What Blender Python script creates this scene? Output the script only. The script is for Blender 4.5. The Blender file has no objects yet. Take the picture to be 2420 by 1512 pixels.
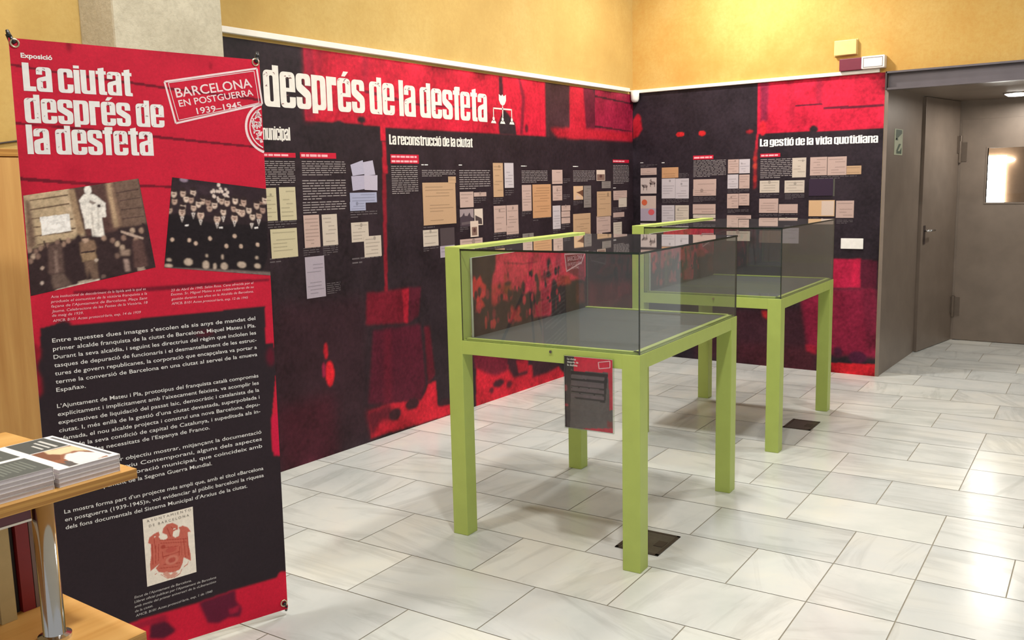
import bpy, bmesh, math, random
import numpy as np
from mathutils import Matrix, Vector

S = bpy.context.scene
C = S.collection
random.seed(11)

# ------------------------------------------------------------------ camera
# world frame: the corner of the room is the origin, the long mural runs along -X, the short one along -Y, Z up
cam_d = bpy.data.cameras.new('camera')
cam = bpy.data.objects.new('camera', cam_d)
C.objects.link(cam)
_r = Vector((0.5805278, -0.8139328, -0.0223814))
_u = Vector((0.1309422, 0.0661925, 0.9891778))
_f = Vector((0.8036427, 0.5771759, -0.1450048))
cam.matrix_world = Matrix(((_r.x, _u.x, -_f.x, -7.16064), (_r.y, _u.y, -_f.y, -3.81002), (_r.z, _u.z, -_f.z, 1.5), (0, 0, 0, 1)))
cam_d.sensor_width = 36.0
cam_d.lens = 36.0 * 2153.87 / 2420.0
cam_d.clip_start = 0.02
S.camera = cam

# ------------------------------------------------------------------ world: the daylit rest of the hall
w = bpy.data.worlds.new('hall')
S.world = w
w.use_nodes = True
bg = w.node_tree.nodes['Background']
bg.inputs['Color'].default_value = (1.0, 0.99, 0.97, 1)
bg.inputs['Strength'].default_value = 0.44

S.view_settings.view_transform = 'Standard'
S.view_settings.look = 'None'
S.view_settings.gamma = 1.0
S.view_settings.use_curve_mapping = False
S.view_settings.exposure = 0.0

LAMPS = [(-3.15, -2.0, 44), (-1.9, -3.1, 26), (-5.4, -2.9, 50), (-0.9, -1.15, 56), (-2.5, -0.95, 15), (-5.6, -1.0, 30)]
CEIL = 3.45
for i, (lx, ly, pw) in enumerate(LAMPS):
    ld = bpy.data.lights.new('downlight_glow', 'AREA')
    ld.shape = 'DISK'
    ld.size = 0.2
    ld.energy = pw
    ld.color = (1.0, 0.965, 0.92)
    lo = bpy.data.objects.new('downlight_glow', ld)
    lo.location = (lx, ly, CEIL - 0.035)
    C.objects.link(lo)
vd = bpy.data.lights.new('vestibule_glow', 'AREA')
vd.shape = 'DISK'; vd.size = 0.16; vd.energy = 13; vd.color = (1.0, 0.94, 0.85)
vo = bpy.data.objects.new('vestibule_glow', vd)
vo.location = (1.454, -2.753, 2.12)
C.objects.link(vo)

# ------------------------------------------------------------------ print layouts, in metres on each sheet
DATA = {
'L_docs': [((-4.047,1.35,-3.954,1.52),(203,196,160)),((-3.935,1.348,-3.824,1.523),(203,196,160)),((-4.01,1.152,-3.83,1.306),(203,196,160)),((-3.78,1.193,-3.667,1.37),(196,172,160)),((-3.645,1.196,-3.531,1.369),(205,195,178)),((-3.784,0.915,-3.644,1.143),(176,168,178)),((-3.424,1.425,-3.205,1.484),(166,172,196)),((-3.428,1.381,-3.301,1.432),(166,172,196)),((-3.424,1.201,-3.284,1.314),(205,195,178)),((-3.327,1.107,-3.183,1.23),(205,195,178)),((-2.794,1.268,-2.467,1.535),(196,164,128)),((-2.54,1.531,-2.461,1.572),(196,164,128)),((-2.802,1.135,-2.654,1.239),(205,195,178)),((-2.636,1.126,-2.49,1.243),(80,70,72)),((-2.642,1.053,-2.493,1.128),(176,168,178)),((-2.425,1.368,-2.279,1.471),(196,172,160)),((-2.27,1.437,-2.131,1.465),(196,172,160)),((-2.428,1.241,-2.28,1.357),'photo'),((-2.273,1.244,-2.179,1.355),'photo2'),((-2.322,1.168,-2.233,1.275),'portrait'),((-2.433,1.077,-2.187,1.158),(196,172,160)),((-2.049,1.429,-1.932,1.663),(196,164,128)),((-1.916,1.49,-1.805,1.664),(200,194,196)),((-2.054,1.183,-1.909,1.368),(196,172,160)),((-1.9,1.225,-1.755,1.368),(196,172,160)),((-1.905,1.161,-1.755,1.228),(196,172,160)),((-1.707,1.32,-1.585,1.508),(196,172,160)),((-1.572,1.264,-1.326,1.51),(200,155,112)),((-1.302,1.511,-1.154,1.617),(196,172,160)),((-1.298,1.385,-1.163,1.498),(196,172,160)),((-1.303,1.169,-1.192,1.347),(200,194,196)),((-1.179,1.303,-1.05,1.344),(196,172,160)),((-1.178,1.255,-1.051,1.3),(196,172,160)),((-1.179,1.205,-1.053,1.25),(196,172,160)),((-1.0,1.383,-0.854,1.491),'drawing'),((-0.846,1.318,-0.73,1.492),(135,128,122)),((-1.006,1.048,-0.738,1.273),(196,164,128)),((-0.638,1.529,-0.499,1.617),'portrait'),((-0.556,1.467,-0.406,1.524),(135,128,122)),((-0.638,1.238,-0.403,1.442),(196,164,128)),((-0.642,1.102,-0.408,1.242),(196,172,160)),((-0.644,1.074,-0.552,1.107),(196,172,160)),((-0.363,1.384,-0.123,1.444),(196,172,160)),((-0.363,1.365,-0.269,1.39),(196,172,160)),((-0.269,1.304,-0.124,1.383),(205,195,178)),((-0.365,1.22,-0.172,1.261),(196,172,160)),((-0.366,1.066,-0.217,1.179),(205,195,178)),((-1.711,1.098,-1.567,1.157),(135,128,122))],
'L_scraps': [[(-3.407,1.642),(-3.307,1.669),(-3.288,1.59),(-3.393,1.58)],[(-3.307,1.657),(-3.225,1.669),(-3.208,1.586),(-3.298,1.58)],[(-3.405,1.578),(-3.293,1.583),(-3.298,1.504),(-3.398,1.495)],[(-3.303,1.582),(-3.191,1.583),(-3.196,1.494),(-3.303,1.499)]],
'L_heads': [((-4.033,1.677,-3.808,1.702),'r'),((-3.777,1.675,-3.514,1.706),'r'),((-3.072,1.652,-2.816,1.707),'r2'),((-2.794,1.637,-2.688,1.656),'w'),((-2.423,1.638,-2.332,1.656),'w'),((-1.709,1.635,-1.517,1.653),'w'),((-0.999,1.635,-0.832,1.654),'w'),((-0.366,1.677,-0.082,1.703),'r'),((-0.362,1.46,-0.259,1.476),'w')],
'L_text': [((-4.036,1.532,-3.817,1.662),12,'t'),((-3.768,1.581,-3.445,1.664),7,'t'),((-3.771,1.45,-3.45,1.563),8,'t'),((-3.776,1.377,-3.453,1.445),5,'t'),((-3.069,1.468,-2.831,1.642),14,'t'),((-2.792,1.572,-2.457,1.617),4,'t'),((-2.42,1.486,-2.082,1.618),9,'t'),((-1.703,1.523,-1.365,1.614),8,'t'),((-0.997,1.525,-0.663,1.615),8,'t'),((-0.36,1.501,-0.083,1.661),13,'t'),((-4.026,1.31,-3.827,1.35),3,'c'),((-4.022,1.127,-3.84,1.161),2,'c'),((-3.79,1.15,-3.67,1.197),4,'c'),((-3.649,1.14,-3.535,1.197),5,'c'),((-3.633,0.923,-3.529,0.989),6,'c'),((-3.424,1.339,-3.206,1.381),3,'c'),((-3.428,1.072,-3.187,1.119),2,'c'),((-2.795,1.248,-2.562,1.279),2,'c'),((-2.803,1.103,-2.656,1.14),3,'c'),((-2.271,1.393,-2.135,1.432),3,'c'),((-1.909,1.435,-1.807,1.48),3,'c'),((-2.052,1.381,-1.936,1.424),3,'c'),((-2.429,1.209,-2.339,1.242),3,'c'),((-2.056,1.133,-1.917,1.184),3,'c'),((-1.905,1.123,-1.759,1.162),3,'c'),((-1.71,1.282,-1.594,1.32),3,'c'),((-1.566,1.241,-1.331,1.269),2,'c'),((-1.142,1.514,-1.045,1.554),3,'c'),((-1.146,1.391,-1.051,1.432),3,'c'),((-1.298,1.138,-1.196,1.168),2,'c'),((-1.173,1.159,-1.057,1.204),3,'c'),((-0.998,1.34,-0.861,1.378),3,'c'),((-0.364,1.268,-0.128,1.307),3,'c'),((-0.366,1.185,-0.226,1.218),2,'c')],
'L_titles': [('després de la desfeta', (-3.996, 1.935), (-2.097, 1.936), (-3.872, 2.121)), ('La reconstrucció de la ciutat', (-3.077, 1.764), (-2.268, 1.763), (-3.038, 1.815)), ('municipal', None, (-3.837, 1.766), (-3.856, 1.826))],
'L_icon': [(-1.917,2.132),(-1.954,2.127),(-1.87,2.131),(-1.92,2.06),(-1.923,1.97),(-2.025,2.033),(-1.81,2.037),(-2.029,1.938),(-1.925,1.937),(-1.813,1.936)],
'L_art': [('p',[(-3.708,2.284),(-1.339,2.302),(-1.364,1.861),(-2.335,1.862),(-3.12,1.865),(-3.38,1.876),(-3.651,1.876),(-3.726,1.877)],(190,28,52),0.008),('p',[(-3.708,2.284),(-3.637,2.286),(-3.66,1.88),(-3.726,1.877)],(140,28,50),0.03),('p',[(-3.263,2.285),(-3.227,2.282),(-3.24,2.08),(-3.277,2.078)],(150,28,52),0.04),('p',[(-3.613,2.272),(-3.581,2.27),(-3.59,2.138),(-3.623,2.136)],(160,28,52),0.03),('p',[(-3.268,2.069),(-2.785,2.018),(-2.12,2.027),(-2.121,2.018),(-2.786,2.003),(-3.269,2.053)],(110,25,45),0.006),('p',[(-1.957,2.255),(-1.912,2.255),(-1.904,2.115),(-1.957,2.112)],(70,30,42),0.01),('p',[(-1.971,1.937),(-1.901,2.039),(-1.769,1.946),(-1.752,1.86),(-1.961,1.858)],(44,34,40),0.01),('p',[(-1.729,2.273),(-1.702,2.272),(-1.637,2.132),(-1.675,1.863),(-1.717,1.861),(-1.68,2.114)],(120,26,46),0.015),('e',[(-1.627,1.912),(0.02,0.032)],(90,26,40),0.01),('e',[(-3.3,1.898),(0.034,0.021)],(44,34,40),0.01),('e',[(-3.478,1.869),(0.045,0.016)],(44,34,40),0.01),('p',[(-1.38,2.298),(-1.017,2.3),(-1.04,1.934),(-1.221,1.867),(-1.375,1.859)],(62,38,44),0.015),('p',[(-1.031,2.299),(-0.769,2.306),(-0.785,1.861),(-1.041,1.862)],(172,30,48),0.015),('p',[(-0.838,2.301),(-0.735,2.309),(-0.638,2.204),(-0.659,1.863),(-0.785,1.86)],(92,28,46),0.02),('p',[(-0.644,2.302),(0.001,2.29),(-0.018,1.866),(-0.659,1.86)],(140,28,56),0.01),('p',[(-0.652,2.21),(-0.016,2.184),(-0.016,2.173),(-0.653,2.194)],(60,28,38),0.006),('p',[(-0.657,1.973),(-0.017,1.949),(-0.017,1.938),(-0.657,1.955)],(60,28,38),0.006),('p',[(-1.319,1.924),(-0.784,1.944),(-0.017,1.934),(-0.018,1.866),(-1.042,1.859),(-1.221,1.864)],(165,30,45),0.02),('p',[(-3.147,1.868),(-3.106,1.867),(-3.107,1.785),(-3.147,1.784)],(195,30,52),0.006),('p',[(-3.138,1.778),(-3.109,1.779),(-3.101,1.595),(-3.14,1.595)],(170,28,46),0.008),('p',[(-3.148,1.593),(-3.115,1.592),(-3.144,0.884),(-3.17,0.887)],(125,26,40),0.008),('p',[(-4.097,0.034),(-4.03,0.913),(-3.666,0.897),(-3.335,0.878),(-3.364,0.02)],(50,30,38),0.08),('p',[(-4.052,0.351),(-3.621,0.35),(-3.609,-0.005),(-4.025,-0.003)],(66,24,36),0.08),('p',[(-3.321,0.895),(-2.949,0.889),(-2.965,0.674),(-3.339,0.71)],(106,22,38),0.015),('p',[(-3.014,0.886),(-2.95,0.884),(-2.976,0.676),(-3.008,0.68)],(165,28,48),0.01),('p',[(-2.949,0.889),(-2.839,0.885),(-2.872,0.707),(-2.962,0.674)],(85,26,42),0.015),('p',[(-3.282,0.667),(-2.86,0.65),(-2.828,0.263),(-2.872,0.159),(-3.107,0.172),(-3.35,0.238)],(80,22,40),0.02),('p',[(-3.189,0.653),(-3.134,0.653),(-3.148,0.196),(-3.217,0.205)],(98,22,42),0.03),('p',[(-2.823,0.63),(-2.77,0.622),(-2.733,0.297),(-2.806,0.249)],(88,22,36),0.015),('p',[(-3.337,0.023),(-3.353,0.191),(-3.134,0.193),(-2.872,0.159),(-2.831,0.202),(-2.806,0.249),(-2.728,0.255),(-2.72,0.096),(-2.576,0.065),(-2.579,0.002)],(190,30,48),0.012),('p',[(-3.379,0.196),(-3.161,0.199),(-3.112,0.089),(-3.251,0.1),(-3.337,0.013)],(92,22,36),0.03),('e',[(-2.962,0.152),(0.066,0.038)],(58,28,36),0.012),('e',[(-3.123,0.121),(0.056,0.04)],(58,28,36),0.012),('e',[(-2.647,0.097),(0.072,0.024)],(52,28,36),0.012),('e',[(-3.644,0.473),(0.033,0.072)],(200,30,42),0.01),('e',[(-3.665,0.607),(0.015,0.045)],(175,28,42),0.01),('e',[(-3.688,0.499),(0.014,0.044)],(140,28,60),0.01),('p',[(-2.295,0.301),(-1.25,0.093),(-1.174,0.023),(-1.176,-0.025),(-2.309,-0.004)],(190,30,48),0.012),('p',[(-2.361,0.556),(-1.913,0.494),(-1.925,0.185),(-2.069,0.168),(-2.178,0.205),(-2.31,0.27)],(105,26,44),0.02),('p',[(-1.913,0.494),(-1.63,0.454),(-1.673,0.113),(-1.855,0.111),(-1.925,0.194)],(60,30,40),0.02),('p',[(-1.82,0.237),(-1.669,0.22),(-1.672,0.14),(-1.794,0.144)],(160,28,44),0.015),('p',[(-1.63,0.454),(-1.225,0.398),(-1.267,0.087),(-1.419,0.067),(-1.612,0.066)],(58,30,40),0.02),('e',[(-2.042,0.112),(0.071,0.03)],(60,28,38),0.015),('e',[(-1.914,0.079),(0.037,0.026)],(90,28,40),0.015),('e',[(-2.128,0.077),(0.028,0.025)],(90,28,40),0.015),('p',[(-0.789,0.725),(-0.637,0.71),(-0.501,0.677),(0.0,0.648),(-0.001,0.396),(-0.794,0.474)],(92,40,44),0.06)],
'R_docs': [((0.077,1.571,0.23,1.63),(196,172,160)),((0.077,1.412,0.23,1.547),'horses'),((0.076,1.177,0.226,1.392),'seals'),((0.075,1.087,0.226,1.158),(205,195,178)),((0.279,1.541,0.433,1.629),(200,155,112)),((0.279,1.368,0.405,1.536),(200,194,196)),((0.407,1.366,0.53,1.534),(200,194,196)),((0.28,1.136,0.4,1.311),(200,194,196)),((0.405,1.137,0.53,1.31),(205,195,178)),((0.57,1.443,0.773,1.523),(196,172,160)),((0.568,1.387,0.772,1.443),(196,172,160)),((0.567,1.237,0.77,1.318),(196,172,160)),((0.569,1.202,0.769,1.232),(205,195,178)),((0.569,1.153,0.768,1.195),(205,195,178)),((0.873,1.564,0.966,1.676),(196,172,160)),((0.969,1.562,1.059,1.675),(200,194,196)),((0.87,1.442,0.962,1.555),(200,194,196)),((0.969,1.441,1.057,1.552),(196,172,160)),((0.869,1.282,0.966,1.4),(196,172,160)),((0.969,1.305,1.058,1.401),(196,172,160)),((0.868,1.12,1.074,1.226),(196,172,160)),((1.402,1.519,1.51,1.67),(205,195,178)),((1.541,1.531,1.67,1.67),(196,172,160)),((1.674,1.529,1.816,1.668),(196,172,160)),((1.781,1.532,1.924,1.596),(196,164,128)),((1.142,1.404,1.302,1.5),(205,195,178)),((1.344,1.401,1.501,1.497),(205,195,178)),((1.536,1.375,1.72,1.505),(56,42,60)),((1.717,1.371,1.732,1.501),(90,90,80)),((1.14,1.245,1.296,1.358),(196,172,160)),((1.302,1.243,1.452,1.313),(196,172,160)),((1.538,1.218,1.736,1.341),'grad'),((1.746,1.206,1.879,1.336),(196,172,160)),((1.143,1.122,1.297,1.205),(196,172,160)),((1.304,1.166,1.454,1.205),(205,195,178)),((1.541,1.156,1.734,1.192),(196,172,160)),((1.145,1.006,1.323,1.104),(110,92,84)),((1.33,1.004,1.465,1.126),(176,168,178)),((0.868,1.017,1.068,1.097),(205,195,178))],
'R_heads': [((0.074,1.669,0.138,1.685),'w'),((0.278,1.661,0.359,1.681),'w'),((0.566,1.685,0.745,1.718),'r'),((1.142,1.683,1.304,1.712),'r')],
'R_text': [((0.076,1.637,0.235,1.662),2,'c'),((0.569,1.54,0.854,1.681),12,'t'),((0.283,1.328,0.527,1.364),4,'c'),((0.571,1.336,0.771,1.381),4,'c'),((0.872,1.407,1.055,1.438),3,'c'),((0.874,1.244,1.052,1.275),3,'c'),((0.438,1.54,0.528,1.581),4,'c'),((1.145,1.516,1.402,1.673),11,'t'),((1.348,1.35,1.501,1.395),4,'c'),((1.145,1.372,1.3,1.398),2,'c'),((1.142,1.217,1.452,1.24),2,'c'),((1.545,1.501,1.892,1.528),2,'c'),((1.752,1.161,1.873,1.195),3,'c'),((1.543,1.201,1.733,1.211),1,'c')],
'R_titles': [('La gestió de la vida quotidiana', (1.137, 1.769), (2.037, 1.759), (1.177, 1.825))],
'R_art': [('p',[(1.107,2.317),(2.081,2.282),(2.068,1.86),(1.109,1.871)],(196,30,58),0.006),('p',[(1.119,2.316),(1.203,2.309),(1.191,1.964),(1.134,1.967)],(125,30,58),0.02),('p',[(1.563,2.278),(1.615,2.273),(1.612,2.06),(1.569,2.063)],(160,30,56),0.02),('p',[(1.349,2.296),(1.394,2.292),(1.412,1.925),(1.366,1.927)],(165,28,52),0.03),('p',[(1.408,2.072),(1.616,2.075),(1.617,2.059),(1.409,2.058)],(95,26,44),0.004),('p',[(1.626,2.043),(2.061,2.036),(2.062,2.017),(1.626,2.024)],(95,26,44),0.005),('e',[(1.555,1.881),(0.033,0.029)],(44,34,40),0.008),('e',[(1.154,1.912),(0.028,0.054)],(215,36,52),0.01),('e',[(0.443,1.899),(0.038,0.019)],(190,36,40),0.006),('e',[(0.639,1.898),(0.031,0.022)],(190,36,40),0.006),('e',[(1.045,1.89),(0.029,0.013)],(150,30,40),0.01),('p',[(-0.063,2.184),(-0.013,2.171),(-0.008,2.034),(0.043,2.094),(0.071,2.068),(0.087,1.96),(0.048,1.904),(-0.042,1.869),(-0.065,1.87)],(170,30,44),0.012),('p',[(1.103,1.87),(1.119,1.869),(1.11,1.725),(1.093,1.725)],(180,32,52),0.008),('p',[(1.088,1.753),(1.106,1.753),(1.108,1.451),(1.085,1.432),(1.084,1.549)],(130,34,42),0.012),('e',[(1.094,1.675),(0.014,0.022)],(175,45,45),0.01),('e',[(1.095,1.617),(0.016,0.022)],(180,60,50),0.01),('e',[(1.097,1.519),(0.013,0.029)],(170,45,45),0.01),('p',[(0.583,0.427),(1.215,0.465),(1.372,0.483),(1.609,0.522),(1.619,0.098),(1.365,-0.005),(0.959,0.01),(0.586,0.012)],(60,32,42),0.05),('p',[(0.957,0.172),(1.617,0.183),(1.622,-0.005),(0.959,0.001)],(72,32,42),0.05),('p',[(1.722,0.889),(1.938,0.895),(1.942,0.676),(1.736,0.667)],(165,28,62),0.01),('p',[(1.874,0.882),(1.929,0.883),(1.927,0.688),(1.872,0.685)],(185,30,66),0.02),('p',[(1.938,0.89),(2.06,0.887),(2.059,0.686),(1.942,0.676)],(86,26,46),0.01),('p',[(1.49,0.549),(1.688,0.652),(2.052,0.677),(2.07,0.147),(1.743,0.143),(1.55,0.186)],(128,28,56),0.025),('p',[(1.944,0.656),(2.053,0.661),(2.061,0.188),(2.005,0.216)],(110,28,52),0.03),('p',[(1.532,0.21),(1.617,0.2),(1.619,0.132),(1.542,0.151)],(150,30,50),0.015),('e',[(1.786,0.164),(0.036,0.042)],(72,28,50),0.015),('e',[(1.937,0.136),(0.068,0.049)],(78,28,56),0.015),('p',[(1.736,0.075),(2.072,0.094),(2.075,-0.009),(1.739,-0.01)],(205,34,46),0.008),('p',[(1.171,0.453),(1.215,0.456),(1.217,0.386),(1.18,0.41)],(170,40,44),0.015)],
'B_art': [('p',[(-0.0015,1.8336),(0.1145,1.8215),(0.2239,1.8128),(0.3358,1.8056),(0.4459,1.796),(0.7479,1.7788),(0.7474,1.77),(0.4455,1.7885),(0.328,1.7978),(0.114,1.8146),(-0.002,1.8268)],(115,22,40),0.0025),('p',[(-0.0017,1.6723),(0.1357,1.6654),(0.38,1.6481),(0.5526,1.6348),(0.7391,1.6221),(0.7387,1.6149),(0.5521,1.6271),(0.3794,1.6392),(0.1352,1.6576),(-0.0022,1.6655)],(115,22,40),0.0025),('p',[(-0.0012,1.5182),(0.1744,1.5039),(0.4263,1.4928),(0.4259,1.4859),(0.1737,1.4949),(-0.002,1.5078)],(115,22,40),0.0025),('p',[(0.117,1.1827),(0.406,1.179),(0.6283,1.1818),(0.7365,1.181),(0.736,1.1718),(0.6279,1.1737),(0.4051,1.1654),(0.1164,1.1736)],(120,22,42),0.005),('e',[(0.1562,1.8982),(0.0067,0.0209)],(150,22,44),0.008),('e',[(0.5751,1.8724),(0.0056,0.0115)],(160,22,44),0.006),('e',[(0.1429,1.5324),(0.0302,0.0214)],(185,24,52),0.03),('e',[(0.0736,1.7057),(0.0193,0.0693)],(200,24,54),0.03),('p',[(0.019,1.0809),(0.0661,1.0902),(0.1042,1.0818),(0.2664,1.0831),(0.4614,1.0852),(0.7159,1.0878),(0.7104,0.9579),(0.7402,0.96),(0.7434,0.8612),(0.7207,0.7101),(0.7161,0.6777),(0.7138,0.5835),(0.7472,0.5547),(0.8082,0.3535),(0.7564,-0.6456),(-0.1421,-0.2543),(-0.0684,0.6973),(-0.0147,0.8569),(0.0005,0.8921)],(46,36,42),0.004),('p',[(-0.0007,1.0413),(0.0144,1.0211),(0.0088,0.8909),(-0.0147,0.8569)],(150,24,44),0.01),('e',[(0.0186,0.9646),(0.0166,0.0278)],(46,36,42),0.01),('e',[(0.0829,1.0839),(0.0214,0.014)],(46,36,42),0.008),('e',[(0.7262,0.9125),(0.0142,0.0324)],(95,24,42),0.012),('p',[(0.7173,0.6996),(0.7443,0.7174),(0.7475,0.5603),(0.7186,0.5658)],(205,26,66),0.006),('e',[(0.5035,1.0171),(0.0309,0.0103)],(80,28,40),0.01),('p',[(0.1993,0.1122),(0.2427,0.1157),(0.3343,0.1157),(0.4265,0.1167),(0.5588,0.1253),(0.7048,0.124),(0.7181,0.1426),(0.7513,0.1351),(0.751,-0.0053),(0.1877,-0.0575)],(212,28,58),0.006),('p',[(0.4265,0.1167),(0.4709,0.1198),(0.5554,0.1246),(0.5549,0.0881),(0.5744,0.052),(0.5661,0.0243),(0.5238,0.0342),(0.4908,0.0246),(0.453,0.0366)],(100,26,52),0.008),('p',[(0.5256,0.0636),(0.5652,0.0649),(0.564,0.0451),(0.5308,0.042)],(170,28,60),0.008),('p',[(0.2675,0.0953),(0.3033,0.0999),(0.3202,0.085),(0.348,0.0473),(0.3383,0.0376),(0.3046,0.0293),(0.2611,0.0436)],(85,26,48),0.008),('p',[(0.2105,0.1086),(0.316,0.1118),(0.3265,0.0894),(0.2206,0.0882)],(160,26,54),0.01)],
'B_photo1': [(0.0036,1.4654),(0.3269,1.5151),(0.3604,1.2399),(0.0011,1.177)],
'B_photo2': [(0.4299,1.5193),(0.7435,1.4821),(0.7468,1.1907),(0.3868,1.2377)],
'B_stamp': [(0.4252,1.8124),(0.7298,1.8759),(0.7427,1.7626),(0.4522,1.6868)],
'B_ring': (0.7642,1.6826),
'B_stext': [((0.4592,1.7661),(0.7114,1.8143)),((0.467,1.7383),(0.7142,1.788)),((0.522,1.7183),(0.6717,1.7462))],
'B_crest': [(0.267,0.4432),(0.4277,0.4484),(0.4263,0.2242),(0.2664,0.2187)],
'B_cap3': [((0.2247,0.1914),(0.4081,0.1965)),((0.2237,0.1762),(0.4908,0.1844)),((0.2235,0.1607),(0.4899,0.1699)),((0.2239,0.145),(0.2799,0.1482)),((0.2249,0.13),(0.4753,0.1398))],
'B_cap1': [((0.054,1.1667),(0.3259,1.1711)),((0.053,1.1524),(0.3286,1.1567)),((0.0529,1.1386),(0.3288,1.1421)),((0.0531,1.1241),(0.3286,1.1286)),((0.0532,1.1114),(0.1392,1.112)),((0.0537,1.0957),(0.3062,1.0997))],
'B_cap2': [((0.4028,1.1604),(0.6788,1.1661)),((0.402,1.1472),(0.6789,1.1525)),((0.4022,1.1323),(0.6772,1.1373)),((0.402,1.1179),(0.6567,1.1182))],
'B_exp': ((0.0271,1.852),(0.1086,1.851),(0.028,1.8629)),
'B_grom': [(0.0138,1.8911),(0.7267,1.8973),(0.7294,0.0256)],
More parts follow.
